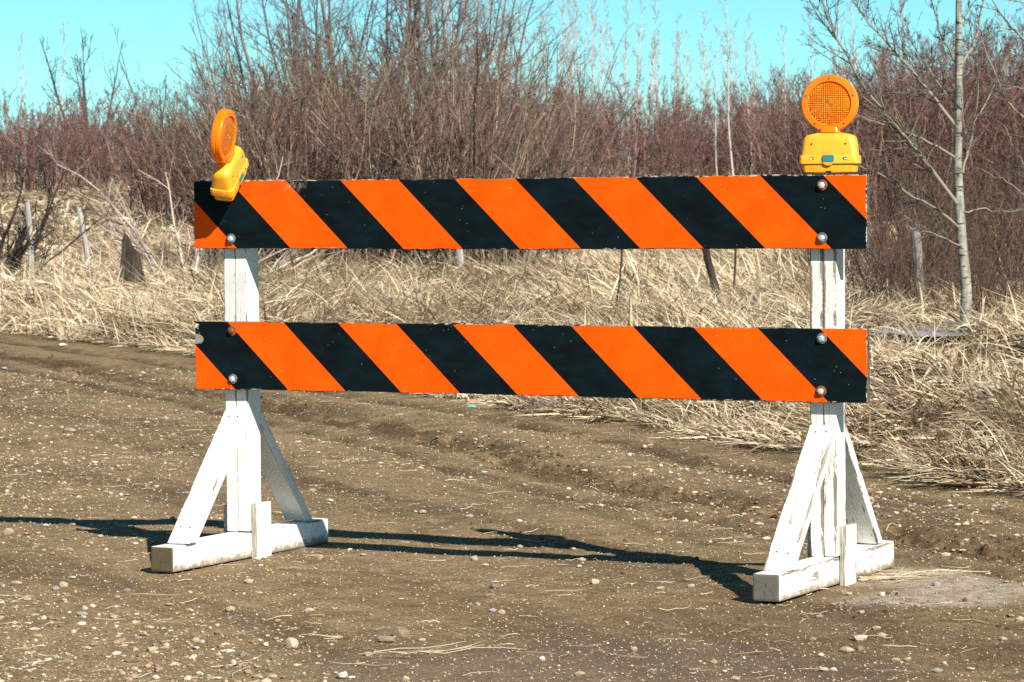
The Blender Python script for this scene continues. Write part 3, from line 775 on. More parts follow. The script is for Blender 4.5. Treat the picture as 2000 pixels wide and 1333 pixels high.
# taller purple-brown thicket behind the birch on the right
for i in range(36):
    px = 1560 + (i % 18) * 29 + rnd.uniform(-12, 12); D = 70 + 9 * (i // 18) + rnd.uniform(-4, 4)
    plant('bare_shrub', sh_far[(i + 2) % 3] if i % 2 else sh_red[i % 3], on_ground(px, D), rnd.uniform(0, 6.3), rnd.uniform(.95, 1.15) * (1 + .0009 * (px - 1650)),
          'tall purple-brown shrub in the thicket behind the young pale-trunked tree', 'shrub', 'thicket behind the pale-trunked tree', names=SN)
# nearer brush beside the pale trunk
brush = [shrub_mesh(s, H=1.7, stems=20, spread=.6, lean=.4, c0=(.085, .058, .044), c1=(.105, .066, .050), n=(6, 5, 2), rs=.009, rmin=.0022) for s in (41, 42)]
for i in range(16):
    px = 1690 + i * 26 + rnd.uniform(-14, 14); D = rnd.uniform(29, 37)
    plant('brush', brush[i % 2], on_ground(px, D), rnd.uniform(0, 6.3), rnd.uniform(.7, 1.05),
          'low tangle of dark thin brush around the foot of the pale-trunked tree', 'shrub', 'brush around the pale-trunked tree', names=SN)

for i in range(12):
    px = 1700 + i * 27 + rnd.uniform(-14, 14); D = rnd.uniform(24.5, 29)
    if 1735 < px < 1850: D += 5.5
    plant('brush', brush[i % 2], on_ground(px, D), rnd.uniform(0, 6.3), rnd.uniform(.38, .6),
          'low tangle of dark thin brush around the foot of the pale-trunked tree', 'shrub', 'brush around the pale-trunked tree', names=SN)
# tall bare trees above the clump
tall = [tree_mesh(51, 7.0, 3, .055, .16), tree_mesh(52, 7.5, 2, .06, .12), tree_mesh(53, 6.5, 4, .05, .22, c0=(.13, .10, .085), c1=(.13, .085, .08))]
for i, (px, D, s) in enumerate([(480, 64, .78), (545, 66, .93), (600, 62, 1.0), (655, 70, 1.05), (700, 63, 1.08), (745, 60, 1.1), (800, 68, 1.12), (850, 64, 1.08), (905, 68, 1.05), (955, 71, 1.0), (765, 74, 1.15), (625, 76, 1.1), (880, 77, 1.1)]):
    plant('bare_tree', tall[i % 3], on_ground(px, D), rnd.uniform(0, 6.3), s, 'tall bare tree rising above the shrub clump', 'tree', 'tall trees above the clump')
# pale slender aspens far off
asp = [tree_mesh(61 + i, 7.2, 1, .048, .05, c0=(.46, .43, .39), c1=(.33, .29, .27), n=(26, 5, 3), lr=.16, ang=.6, up=.7, t0=.3, rmin=.0065, wig=.03) for i in range(3)]
for i in range(66):
    px = 860 + i * 9.6 + rnd.uniform(-9, 9); D = rnd.uniform(110, 130)
    s = .94 - .0007 * max(0, px - 1020) + rnd.uniform(-.12, .1)
    plant('slender_aspen', asp[i % 3], on_ground(px, D), rnd.uniform(0, 6.3), s, 'slender pale aspen in the far row above the red thicket', 'tree', 'far row of pale aspens')
for i, (px, D, s) in enumerate([(1435, 88, .80), (1470, 92, .62), (1405, 90, .6), (1545, 80, .62), (1600, 78, .66), (1640, 82, .7), (1690, 80, .75), (1745, 84, .8), (1950, 78, .85)]):
    plant('young_aspen', asp[i % 3], on_ground(px, D), rnd.uniform(0, 6.3), s, 'young aspen in the red thicket around the right lamp', 'tree', 'young aspens around the right lamp')
# left skyline trees
lt = tree_mesh(71, 6.4, 5, .085, .42, c0=(.075, .065, .062), c1=(.085, .075, .072), n=(9, 6, 4), lr=.36, ang=.65, up=.5, t0=.3, rmin=.008, wig=.06)
plant('bare_tree', lt, on_ground(190, 108), .4, .86, 'dark many-stemmed bare tree standing alone on the left skyline', 'tree')
plant('slender_aspen', asp[0], on_ground(118, 116), 1., .78, 'pale slender tree just left of the dark many-stemmed tree', 'tree')
plant('slender_aspen', asp[1], on_ground(40, 116), 2., .74, 'faint pale tree nearest the left edge of the skyline', 'tree')
plant('slender_aspen', asp[2], on_ground(255, 118), 2.6, .52, 'short pale tree just right of the dark many-stemmed tree', 'tree')
plant('slender_aspen', asp[0], on_ground(345, 112), 2.2, .55, 'small bare tree above the hedge left of the tilted lamp', 'tree')

for g_ in ('tall trees above the clump', 'young aspens around the right lamp', 'shrubs behind the left lamp'): number(g_)

# young pale-trunked tree on the right, with the limbs seen in the picture
def poplar(name, D, trunk, limbs, seed, label, tw=(26, 5)):
    rng = np.random.default_rng(seed)
    x0, y0 = trunk[0][:2]
    org = on_ground(x0, D); e = empty(name, org); tag(e, label, 'tree')
    sc = D / 6398.3
    def pos(px, py, dd=0): return ((px - x0) * sc, dd, (y0 - py) * sc)
    def resample(pts, n):
        p = np.array(pts, float); t = np.r_[0, np.cumsum(np.linalg.norm(np.diff(p, axis=0), axis=1))]; q = np.linspace(0, t[-1], n)
        return np.stack([np.interp(q, t, p[:, i]) for i in range(3)], 1)
    P = resample([pos(a, b) for a, b, w in trunk], 24)[None]; P[0, :, 1] += .03 * np.sin(np.linspace(0, 7, 24)); P[0, 0, 2] -= .25
    R = np.interp(np.linspace(0, 1, 24), np.linspace(0, 1, len(trunk)), [w * .86 * sc / 2 for a, b, w in trunk])[None]
    V, F, = tubes(P, R, 12); link('trunk', mesh_np('trunk', V, F, [ASPEN]), e)
    cr = []
    for li, (pts, w, dep) in enumerate(limbs):
        m = len(pts); L = resample([pos(a, b, dep * i / (m - 1)) for i, (a, b) in enumerate(pts)], 14)[None]
        L[0, 1:] += rng.normal(0, .006, (13, 3))
        LR = (w * .78 * sc / 2 * np.linspace(1, .28, 14))[None]
        cr.append((*tubes(L, LR, 6), np.array((.24, .215, .165))))
        len_ = np.linalg.norm(np.diff(L[0], axis=0), axis=1).sum()
        Q, QR = sprout(rng, L, LR, max(6, int(tw[0] * len_)), .12, 1, .62, .24, .45, 6, .25, .07, .0026, .3)
        cr.append((*tubes(Q, QR, 4), np.array((.165, .14, .11))))
        S_, SR = sprout(rng, Q, QR, tw[1], .2, 1, .65, .40, .6, 4, .25, .09, .0022, .3)
        cr.append((*tubes(S_, SR, 3), np.array((.095, .075, .063))))
        # short stubby bud spurs
        B_, BR = sprout(rng, S_, SR, 3, .1, 1, .8, .20, .9, 3, .2, .1, .0030, .1)
        cr.append((*tubes(B_, BR, 3), np.array((.14, .10, .09))))
    V, F, C = join(cr); link('crown', mesh_np('crown', V, F, [BARK], C), e)
    return e
poplar('young_poplar', 24.0, [(1885, 652, 27), (1890, 560, 25), (1878, 430, 23), (1872, 310, 20), (1875, 200, 18), (1873, 100, 15), (1873, 0, 12), (1876, -140, 8), (1874, -300, 3)],
       [([(1870, 388), (1812, 315), (1738, 231), (1686, 168), (1644, 100), (1612, 42), (1585, -40)], 12, -.5),
        ([(1867, 236), (1791, 131), (1759, 92), (1712, 42), (1686, 0), (1655, -60)], 10, .4),
        ([(1875, 436), (1840, 405), (1801, 383), (1740, 335), (1686, 310), (1640, 300)], 8, .5),
        ([(1867, 299), (1800, 262), (1730, 238), (1675, 220), (1640, 225)], 7, -.3),
        ([(1875, 126), (1900, 90), (1917, 52), (1930, 0), (1945, -60)], 9, .3),
        ([(1876, 260), (1902, 215), (1905, 130), (1912, 60)], 6, -.4),
        ([(1882, 330), (1898, 285), (1915, 225), (1960, 160), (1985, 110)], 6, .5),
        ([(1873, 117), (1840, 70), (1820, 20), (1800, -40)], 7, -.3),
        ([(1872, 200), (1835, 150), (1818, 110), (1790, 60), (1768, 0)], 5, .5),
        ([(1880, 470), (1840, 455), (1790, 440), (1740, 400)], 5, -.5),
        ([(1884, 405), (1930, 398), (1975, 408), (2020, 400)], 5, .3),
        ([(1874, 175), (1800, 172), (1720, 165), (1680, 175)], 4, .6),
        ([(1873, 60), (1895, 20), (1905, -40)], 5, .2)], 81,
       'young pale-trunked tree with bare budding limbs right of the right lamp')
poplar('young_poplar', 21.0, [(2075, 720, 26), (2070, 500, 23), (2068, 300, 20), (2062, 100, 16), (2060, -100, 9), (2060, -250, 4)],
       [([(2068, 330), (2010, 250), (1970, 190), (1940, 120), (1925, 70)], 7, .2), ([(2066, 400), (2020, 360), (1975, 300), (1945, 245)], 7, -.3),
        ([(2064, 160), (2015, 90), (1985, 60), (1950, 0), (1930, -60)], 8, .3), ([(2069, 430), (2010, 385), (1960, 350), (1920, 330)], 5, .3),
        ([(2066, 240), (2020, 190), (1985, 175), (1950, 180)], 5, -.3), ([(2062, 60), (2010, 20), (1965, -10)], 6, 0)], 82,
       'second bare tree whose limbs reach in from the right edge')

# ------------------------------------------------------------------ fence posts and dead wood
WOODG = mat_bark('weathered_wood', (.22, .205, .19), (.42, .40, .38), (30, 30, 3)); WOODM = mat_bark('grey_wood', (.12, .108, .095), (.27, .25, .225), (30, 30, 3)); WOODD = mat_bark('dark_wood', (.016, .012, .010), (.070, .055, .043), (30, 30, 3))
def fence_post(px, py_top, py_bot, w, D, lean, mat, label, name='fence_post'):
    x = at(px, D); z0 = gz1(x, D); sc = D / 6398.3
    zt = EYE - (py_top - 375.5) * sc; zb = min(EYE - (py_bot - 375.5) * sc, z0) - .1
    H = zt - zb; r = w * sc / 2
    rng = np.random.default_rng(int(px)); S = 9; k = 9
    t = np.linspace(0, 1, S)
    P = np.stack([lean * H * (t - 1) * -1 * 0 + lean * H * t + .01 * np.sin(t * 5 + px), .05 * t, H * t], 1)[None]
    R = (r * (1.08 - .12 * t))[None]
    V, F = tubes(P, R, k); V = V + rng.normal(0, r * .06, V.shape)
    top = np.arange((S - 1) * k, S * k); c = V[top].mean(0) + np.array([0, 0, r * .2]); V[top, 2] += rng.uniform(-.5, .8, k) * r
    n = len(V); V = np.vstack([V, c]); F2 = np.stack([top, np.roll(top, -1), np.full(k, n), np.full(k, n)], 1)
    bm = bmesh.new(); vs = [bm.verts.new(v) for v in V]
    for f in F: bm.faces.new([vs[i] for i in f])
    for f in F2: bm.faces.new([vs[i] for i in f[:3]])
    o = link(name, bm_mesh(name, bm, mat)); o.location = (x - lean * H, D, zb)
    tag(o, label, 'fence post' if name == 'fence_post' else 'dead wood'); return o
fence_post(55, 390, 480, 11, 40, -.06, WOODG, 'thin grey fence post nearest the left edge, in the dry grass')
fence_post(156, 402, 446, 11, 46, -.16, WOODG, 'short leaning grey fence post between the left post and the dark stump')
fence_post(897, 470, 530, 15, 42, -.03, WOODG, 'pale fence post seen in the gap between the two striped boards')
fence_post(1788, 455, 560, 20, 27.5, -.09, WOODM, 'weathered leaning fence post left of the pale tree trunk')
fence_post(1377, 470, 592, 15, 30, -.22, WOODD, 'dark dead stem leaning in the gap between the boards, near the right post', 'dead_stem')
fence_post(1437, 455, 560, 4, 31, .02, WOODD, 'thin upright dead stem beside the dark leaning one', 'dead_stem')
fence_post(1217, 475, 600, 4, 27, .10, WOODD, 'thin dead stem rising from the grass behind the gap between the boards', 'dead_stem')
# dark split stump: a slab leaning against a broken post
g = on_ground(250, 37); st = empty('broken_stump', g); tag(st, 'dark split stump leaning in the dry grass left of the barricade', 'stump')
def slab(name, x0, x1, H, th, lean, tilt, mat):
    bm = bmesh.new(); n = 6
    top = [H * (1 - .5 * abs(i / (n - 1) - .25) - .06 * random.random()) for i in range(n)]
    f = []
    for y in (-th / 2, th / 2):
        f.append(([bm.verts.new((x0 + (x1 - x0) * i / (n - 1), y, -.15)) for i in range(n)],
                  [bm.verts.new((x0 + (x1 - x0) * (.2 + .55 * i / (n - 1)) + lean * top[i], y * .7 + tilt * top[i], top[i])) for i in range(n)]))
    for (b, t) in f:
        for i in range(n - 1): bm.faces.new((b[i], b[i + 1], t[i + 1], t[i]))
    for i in range(n - 1): bm.faces.new((f[0][1][i], f[0][1][i + 1], f[1][1][i + 1], f[1][1][i])); bm.faces.new((f[0][0][i], f[0][0][i + 1], f[1][0][i + 1], f[1][0][i]))
    for i in (0, n - 1): bm.faces.new((f[0][0][i], f[0][1][i], f[1][1][i], f[1][0][i]))
    bmesh.ops.recalc_face_normals(bm, faces=list(bm.faces)); return link(name, bm_mesh(name, bm, mat), st)
slab('slab', -.06, .26, .70, .09, -.12, .12, WOODD); slab('shard', -.13, -.03, .74, .06, .10, .02, WOODD)

# pale frozen ditch water behind the grass on the right
w = Mat('ditch_ice', .25, .5); w.set(Base_Color=(.26, .30, .36)); w.bump(w.noise(w.obj(), 6, 3), .05, .02)
bm = bmesh.new(); rg = random.Random(5)
gw = ground_at(1800, 660); vs = []
for k in range(22):
    a = 2 * math.pi * k / 22; vs.append(bm.verts.new((.36 * math.cos(a) * rg.uniform(.8, 1.1), .9 * math.sin(a) * rg.uniform(.8, 1.1), 0)))
bm.faces.new(vs); o = link('water', bm_mesh('water', bm, w.m)); o.location = (gw.x, gw.y, gw.z + .05); tag(o, kind='structure')
WATER = (gw.x, gw.y)

# ------------------------------------------------------------------ dry grass
def blades(rng, x, y, L, wd, az, tilt, bend, col, S=4):
    n = len(x); z = ground_z(x, y) - .02
    P = np.zeros((n, S, 3)); P[:, 0] = np.stack([x, y, z], 1)
    ds = L / (S - 1); ca, sa = np.cos(az), np.sin(az)
    for s in range(1, S):
        th = tilt + bend * (s - .5) / (S - 1)
        P[:, s] = P[:, s - 1] + np.stack([np.sin(th) * ca, np.sin(th) * sa, np.cos(th)], 1) * ds[:, None]
    zmin = (ground_z(P[:, -1, 0], P[:, -1, 1]) + .012)[:, None]
    P[:, 1:, 2] = np.maximum(P[:, 1:, 2], zmin + rng.uniform(0, .05, (n, 1)))
    tw = rng.uniform(0, np.pi, n)                              # blade twist about its run
    sd = np.stack([-sa * np.cos(tw) + ca * np.sin(tw) * .4, ca * np.cos(tw) + sa * np.sin(tw) * .4, np.sin(tw) * .7], 1)
    prof = np.interp(np.linspace(0, 1, S), [0, .35, 1], [.8, 1, .12])
    off = sd[:, None] * (wd[:, None] * prof[None])[..., None] / 2
    V = np.stack([P - off, P + off], 2).reshape(-1, 3)
    i = np.arange(n * S * 2).reshape(n, S, 2)
    F = np.stack([i[:, :-1, 0], i[:, :-1, 1], i[:, 1:, 1], i[:, 1:, 0]], -1).reshape(-1, 4)
    return V, F, np.repeat(col, S * 2, 0)
STRAW = np.array([(.70, .57, .38), (.58, .45, .29), (.37, .27, .17), (.82, .72, .54), (.20, .14, .09), (.43, .36, .28)])
def straw_col(rng, n, tone=1.0, p=(.24, .24, .18, .12, .12, .10)):
    c = STRAW[rng.choice(6, n, p=p)] * rng.uniform(.75, 1.15, (n, 1)) * tone
    return c
def in_view(x, y, m=1.12): return np.abs(x) < .1563 * y * m + .3
def thatch(name, seed, n, ymin, ymax, power, Lr, wr, H, S, label, fq=1.0, smin=-.05, up=0.0, jit=.7, mixp=(.24, .24, .18, .12, .12, .10)):
    """matted, drooping dead grass: blades root anywhere inside a lumpy mat and arch over, swept by a swirling field"""
    rng = np.random.default_rng(seed)
    y = ymin + (ymax - ymin) * rng.uniform(0, 1, n * 4) ** power; x = rng.uniform(-1, 1, n * 4) * (.1563 * y * 1.12 + .3)
    s_ = off_edge(x, y) + .30 * fbm(x * 1.3, y * 1.3, 3, 51)
    lump = fbm(x * 1.1 * fq, y * .8 * fq, 3, 71) + .35 * vnoise(x * 4 * fq, y * 4 * fq, 72)
    k = (s_ > smin) & ((rng.uniform(0, 1, n * 4) < .4) | (((x - WATER[0]) / .36) ** 2 + ((y - WATER[1]) / 1.0) ** 2 > 1)) & (rng.uniform(0, 1, n * 4) < .68 + .9 * lump) & ((rng.uniform(0, 1, n * 4) < .10) | (((x - HOL[0]) / .72) ** 2 + ((y - HOL[1]) / 3.8) ** 2 > 1)) & ((rng.uniform(0, 1, n * 4) < .35) | (((x - 4.7) / 1.6) ** 2 + ((y - 31) / 7.5) ** 2 > 1))
    x, y, s_, lump = (a[k][:n] for a in (x, y, s_, lump)); n = len(x)
    m = H * np.clip(.45 + 1.0 * lump, .08, 1.5) * sstep(-.15, .45, s_) + .015
    u_ = rng.uniform(0, 1, n) ** .7
    az = 2.9 + 5.0 * fbm(x * .55 * fq, y * .4 * fq, 2, 61) + 3.0 * vnoise(x * 3 * fq, y * 3 * fq, 62) + rng.normal(0, jit, n)
    L = rng.uniform(*Lr, n) * np.clip(1 + .8 * lump, .6, 1.6); wd = rng.uniform(*wr, n)
    th0 = np.clip(rng.normal(1.22 - up, .34, n), .05, 1.6); th1 = th0 + rng.uniform(.2, 1.2, n)
    thin = rng.uniform(0, 1, n) < .18; wd[thin] *= .4; L[thin] *= 1.4; th0[thin] = rng.uniform(.7, 1.45, thin.sum()); th1[thin] = th0[thin] + rng.uniform(0, .3, thin.sum())
    g0 = ground_z(x, y); P = np.zeros((n, S, 3)); P[:, 0] = np.stack([x, y, g0 + m * u_ - .02], 1)
    ca, sa = np.cos(az), np.sin(az)
    for q in range(1, S):
        th = th0 + (th1 - th0) * (q - .5) / (S - 1)
        P[:, q] = P[:, q - 1] + np.stack([np.sin(th) * ca, np.sin(th) * sa, np.cos(th)], 1) * (L / (S - 1))[:, None]
    P[:, 1:, 2] = np.maximum(P[:, 1:, 2], (g0 + .004 + .03 * rng.uniform(0, 1, n))[:, None] - .0)
    ro = rng.normal(0, .55, n); sd = np.stack([-sa * np.cos(ro), ca * np.cos(ro), np.sin(ro)], 1)
    prof = np.interp(np.linspace(0, 1, S), [0, .3, 1], [.75, 1, .10])
    of = sd[:, None] * (wd[:, None] * prof[None])[..., None] / 2
    V = np.stack([P - of, P + of], 2).reshape(-1, 3); ii = np.arange(n * S * 2).reshape(n, S, 2)
    F = np.stack([ii[:, :-1, 0], ii[:, :-1, 1], ii[:, 1:, 1], ii[:, 1:, 0]], -1).reshape(-1, 4)
    col = straw_col(rng, n, 1.0, mixp) * (1 + .45 * fbm(x * .9 * fq, y * .9 * fq, 3, 81))[:, None]
    o = link(name, mesh_np(name, V, F, [M['grass']], np.repeat(col.clip(.03, .88), S * 2, 0))); tag(o, label, 'grass', kind='stuff'); return o
thatch('verge_grass', 101, 82000, 12.4, 32, 1.25, (.10, .31), (.008, .017), .17, 5, 'matted bleached straw on the bank along the road', jit=.85, mixp=(.20, .24, .20, .10, .14, .12))
thatch('meadow_grass', 102, 54000, 27, 60, .85, (.20, .44), (.013, .024), .13, 4, 'flattened pale grass below the shrubs behind the barricade', .7)
thatch('field_grass', 103, 36000, 52, 118, .9, (.30, .60), (.024, .044), .15, 4, 'dry tan grass of the far field', .45)
thatch('standing_stalks', 104, 2600, 15, 60, .8, (.30, .65), (.004, .008), .05, 4, 'thin dead stalks standing out of the matted grass', 1.0, .4, .55)

# ------------------------------------------------------------------ gravel, stones, straw and litter on the road
def ico(seed, flat=.7, cuts=5, sub=1):
    bm = bmesh.new(); bmesh.ops.create_icosphere(bm, subdivisions=sub, radius=1)
    rg = np.random.default_rng(seed)
    nn = unit(rg.normal(0, 1, (cuts, 3))); dd = rg.uniform(.55, .85, cuts)
    for v in bm.verts:
        p = np.array(v.co) * (1 + rg.normal(0, .07))
        for a, d in zip(nn, dd):
            q = p @ a
            if q > d: p = p - a * (q - d) * .9
        v.co = Vector(p * np.array([1, .8, flat]))
    bm.normal_update(); V = np.array([v.co for v in bm.verts]); F = np.array([[v.index for v in f.verts] for f in bm.faces]); bm.free(); return V, F
PEB = np.array([(.43, .335, .225), (.52, .43, .31), (.28, .21, .14), (.60, .54, .44), (.36, .22, .15), (.22, .205, .19), (.46, .32, .17), (.62, .57, .48)])
def gravel(name, seed, n, r0_, r1_, power, sub, ymax, label):
    rng = np.random.default_rng(seed)
    y = 8.0 + (ymax - 8.0) * rng.uniform(0, 1, n * 3) ** 1.25; x = rng.uniform(-1, 1, n * 3) * (.1563 * y * 1.12 + .2)
    k = off_edge(x, y) < rng.uniform(-.5, .15, n * 3)
    dens = .36 + 2.3 * fbm(x * .8, y * .45, 3, 91); k &= rng.uniform(0, 1, n * 3) < dens
    x, y = x[k][:n], y[k][:n]; n = len(x)
    r = r0_ + (r1_ - r0_) * rng.uniform(0, 1, n) ** power
    z = ground_z(x, y)
    protos = [ico(900 + i, .62, 8 + i % 3, sub) for i in range(6)]
    parts = []
    for i, (pv, pf) in enumerate(protos):
        j = np.arange(i, n, 6); m = len(j); a = rng.uniform(0, 6.28, m); ca, sa = np.cos(a), np.sin(a)
        ex = rng.uniform(.65, 1.7, (m, 1)); sx = pv[None, :, 0] * ex; sy = pv[None, :, 1]; sz = pv[None, :, 2] * rng.uniform(.4, 1.1, (m, 1))
        X = (sx * ca[:, None] - sy * sa[:, None]) * r[j, None] + x[j, None]; Y = (sx * sa[:, None] + sy * ca[:, None]) * r[j, None] + y[j, None]
        Z = sz * r[j, None] + (z[j] + r[j] * rng.uniform(.0, .35, m))[:, None]
        V = np.stack([X, Y, Z], -1).reshape(-1, 3); F = (pf[None] + (np.arange(m) * len(pv))[:, None, None]).reshape(-1, 3)
        c = PEB[rng.choice(8, m, p=(.22, .16, .20, .08, .12, .08, .10, .04))] * rng.uniform(.65, 1.12, (m, 1))
        parts.append((V, F, np.repeat(c, len(pv), 0)))
    V, F, C = join(parts)
    o = link(name, mesh_np(name, V, F, [M['pebble']], C, smooth=False)); tag(o, label, 'gravel', kind='stuff')
def tet_gravel(): pass
gravel('gravel', 201, 12500, .0030, .0160, 3.6, 1, 24, 'loose pebbles strewn over the dirt road')
def grit(seed, n):                                             # finest grit: bare octahedra
    rng = np.random.default_rng(seed)
    y = 8.0 + 16 * rng.uniform(0, 1, n * 2) ** 1.3; x = rng.uniform(-1, 1, n * 2) * (.1563 * y * 1.1 + .2)
    k = off_edge(x, y) < -.05; x, y = x[k][:n], y[k][:n]; n = len(x); z = ground_z(x, y)
    r = rng.uniform(.0015, .0042, n) * (1 + (y - 8) * .03)
    P = np.array([(1, 0, 0), (0, 1, 0), (-1, 0, 0), (0, -1, 0), (0, 0, .8), (0, 0, -.8)]); T_ = np.array([(0, 1, 4), (1, 2, 4), (2, 3, 4), (3, 0, 4), (1, 0, 5), (2, 1, 5), (3, 2, 5), (0, 3, 5)])
    a = rng.uniform(0, 6.28, n); V = P[None] * rng.uniform(.6, 1.4, (n, 1, 3))
    X = V[..., 0] * np.cos(a)[:, None] - V[..., 1] * np.sin(a)[:, None]; Y = V[..., 0] * np.sin(a)[:, None] + V[..., 1] * np.cos(a)[:, None]
    V = np.stack([X, Y, V[..., 2]], -1) * r[:, None, None] + np.stack([x, y, z + r * .4], 1)[:, None]
    F = (T_[None] + (np.arange(n) * 6)[:, None, None]).reshape(-1, 3)
    c = PEB[rng.choice(8, n, p=(.24, .14, .26, .05, .13, .06, .10, .02))] * rng.uniform(.45, 1.1, (n, 1))
    o = link('grit', mesh_np('grit', V.reshape(-1, 3), F, [M['pebble']], np.repeat(c, 6, 0), smooth=False)); tag(o, 'fine pale grit on the dirt road', 'gravel', kind='stuff')
grit(202, 32000)
def clods():                                                   # churned lumps along the wheel ruts
    rng = np.random.default_rng(205); n = 7000
    y = rng.uniform(9, 27, n * 8); x = rng.uniform(-1, 1, n * 8) * (.1563 * y * 1.1 + .2)
    a, b, c, e = rut_mask(x, y); s = off_edge(x, y)
    k = (rng.uniform(0, 1, n * 8) < (a + .55 * b + .25 * e) * (.5 + 1.3 * fbm(x * 2, y * 2, 2, 95) + .3)) & (s < 0); x, y = x[k][:n], y[k][:n]; n = len(x)
    r = rng.uniform(.003, .014, n) * rng.uniform(.4, 1, n); z = ground_z(x, y)
    parts = []
    for i in range(5):
        pv, pf = ico(950 + i, .8, 3, 1); j = np.arange(i, n, 5); m = len(j)
        V = pv[None] * r[j, None, None] * rng.uniform(.7, 1.3, (m, 1, 3)) + np.stack([x[j], y[j], z[j] + r[j] * .25], 1)[:, None]
        F = (pf[None] + (np.arange(m) * len(pv))[:, None, None]).reshape(-1, 3)
        cc = np.array((.085, .054, .031)) * rng.uniform(.6, 1.5, (m, 1)); parts.append((V.reshape(-1, 3), F, np.repeat(cc, len(pv), 0)))
    V, F, C = join(parts); o = link('clods', mesh_np('clods', V, F, [M['pebble']], C, smooth=False)); tag(o, 'dark churned clods of earth along the wheel ruts', 'earth', kind='stuff')
clods()

TONE = dict(tan=(.60, .46, .30), pale=(.70, .61, .48), white=(.82, .79, .73), grey=(.36, .36, .35), dark=(.15, .15, .155), pink=(.46, .31, .25), red=(.36, .17, .12), orange=(.50, .29, .12), yellow=(.55, .42, .19), brown=(.28, .19, .12), lilac=(.44, .38, .40), blue=(.10, .12, .17))
def z5(l): return [(x / 1.923, 640 + y / 1.923, w / 1.923, c) for x, y, w, c in l]
def z6(l): return [(600 + x / 2.222, 760 + y / 2.222, w / 2.222, c) for x, y, w, c in l]
def z7(l): return [(1300 + x / 2.857, 1000 + y / 2.857, w / 2.857, c) for x, y, w, c in l]
ST = z5([(30, 768, 45, 'tan'), (258, 390, 50, 'pink'), (240, 968, 36, 'tan'), (305, 1075, 45, 'grey'), (430, 1088, 30, 'tan'), (480, 1080, 28, 'red'), (475, 990, 32, 'dark'), (390, 890, 25, 'tan'), (933, 955, 38, 'tan'), (635, 1040, 28, 'grey'), (1100, 1188, 60, 'pale'), (355, 1192, 34, 'orange'), (570, 1210, 42, 'tan'), (507, 1210, 28, 'tan'), (740, 1175, 32, 'tan'), (830, 1240, 26, 'orange'), (585, 1315, 30, 'white'), (1160, 1063, 35, 'pale'), (1285, 1310, 45, 'white'), (1175, 612, 28, 'yellow'), (358, 507, 26, 'white'), (198, 848, 26, 'pink'), (1120, 930, 28, 'brown'), (865, 1060, 45, 'tan'), (145, 1253, 24, 'tan'), (60, 962, 40, 'tan'), (320, 1055, 24, 'pale')])
ST += z6([(25, 440, 30, 'tan'), (705, 553, 36, 'grey'), (920, 573, 28, 'white'), (1192, 742, 36, 'tan'), (1180, 770, 30, 'white'), (725, 737, 42, 'tan'), (775, 765, 30, 'pale'), (1250, 838, 40, 'pale'), (1535, 865, 40, 'tan'), (1665, 855, 32, 'tan'), (812, 858, 50, 'dark'), (848, 970, 36, 'tan'), (805, 962, 36, 'grey'), (1020, 1172, 34, 'white'), (1180, 1238, 48, 'yellow'), (1415, 1132, 40, 'tan'), (915, 1185, 30, 'brown'), (268, 1152, 44, 'tan'), (1765, 1185, 38, 'yellow'), (1860, 1258, 40, 'yellow'), (150, 1248, 55, 'pale'), (425, 1260, 40, 'tan'), (330, 1215, 30, 'orange'), (410, 1062, 90, 'brown'), (335, 1086, 84, 'brown'), (500, 1090, 32, 'tan'), (1155, 700, 26, 'tan'), (925, 685, 30, 'tan'), (500, 540, 40, 'tan'), (740, 935, 28, 'grey'), (410, 912, 22, 'white'), (245, 915, 24, 'red')])
ST += z7([(145, 413, 42, 'tan'), (1080, 705, 80, 'pale'), (1012, 772, 80, 'tan'), (1082, 764, 45, 'brown'), (868, 800, 45, 'pale'), (1515, 888, 60, 'grey'), (1280, 828, 50, 'yellow'), (1350, 825, 48, 'yellow'), (268, 838, 42, 'yellow'), (332, 890, 30, 'white'), (885, 880, 50, 'pale'), (940, 880, 38, 'white'), (392, 933, 50, 'tan'), (820, 712, 44, 'pink'), (1175, 650, 48, 'tan'), (1210, 690, 50, 'tan'), (1210, 455, 45, 'tan'), (1025, 458, 40, 'tan'), (1880, 710, 52, 'lilac'), (1975, 600, 50, 'tan'), (1490, 632, 32, 'blue'), (1555, 845, 36, 'pale'), (1705, 878, 50, 'tan'), (1590, 535, 34, 'dark'), (860, 585, 48, 'tan'), (1090, 560, 40, 'tan'), (425, 418, 40, 'grey'), (1510, 405, 50, 'grey')])
STM = []
for i in range(8):
    V, F = ico(970 + i, (.68, .55, .75, .5)[i % 4], 9, 2); STM.append(mesh_np('stone', V, F, [M['stone']], smooth=False))
def place_word(x, y):
    if y < 1030: return 'on the dirt behind the barricade'
    if y < 1125:
        if x < 300: return 'on the dirt left of the left foot beam'
        if x < 660: return 'on the dirt beside the left foot beam'
        if x > 1650: return 'on the dirt right of the right foot beam'
        return 'near the shadow between the two foot beams'
    if x < 420: return 'below the left foot beam'
    if x < 780: return 'in the lower left foreground'
    if x < 1180: return 'in the middle foreground'
    if x < 1480: return 'left of the right foot beam'
    if x < 1760: return 'below the right foot beam'
    return 'in the lower right corner'
lab = {}
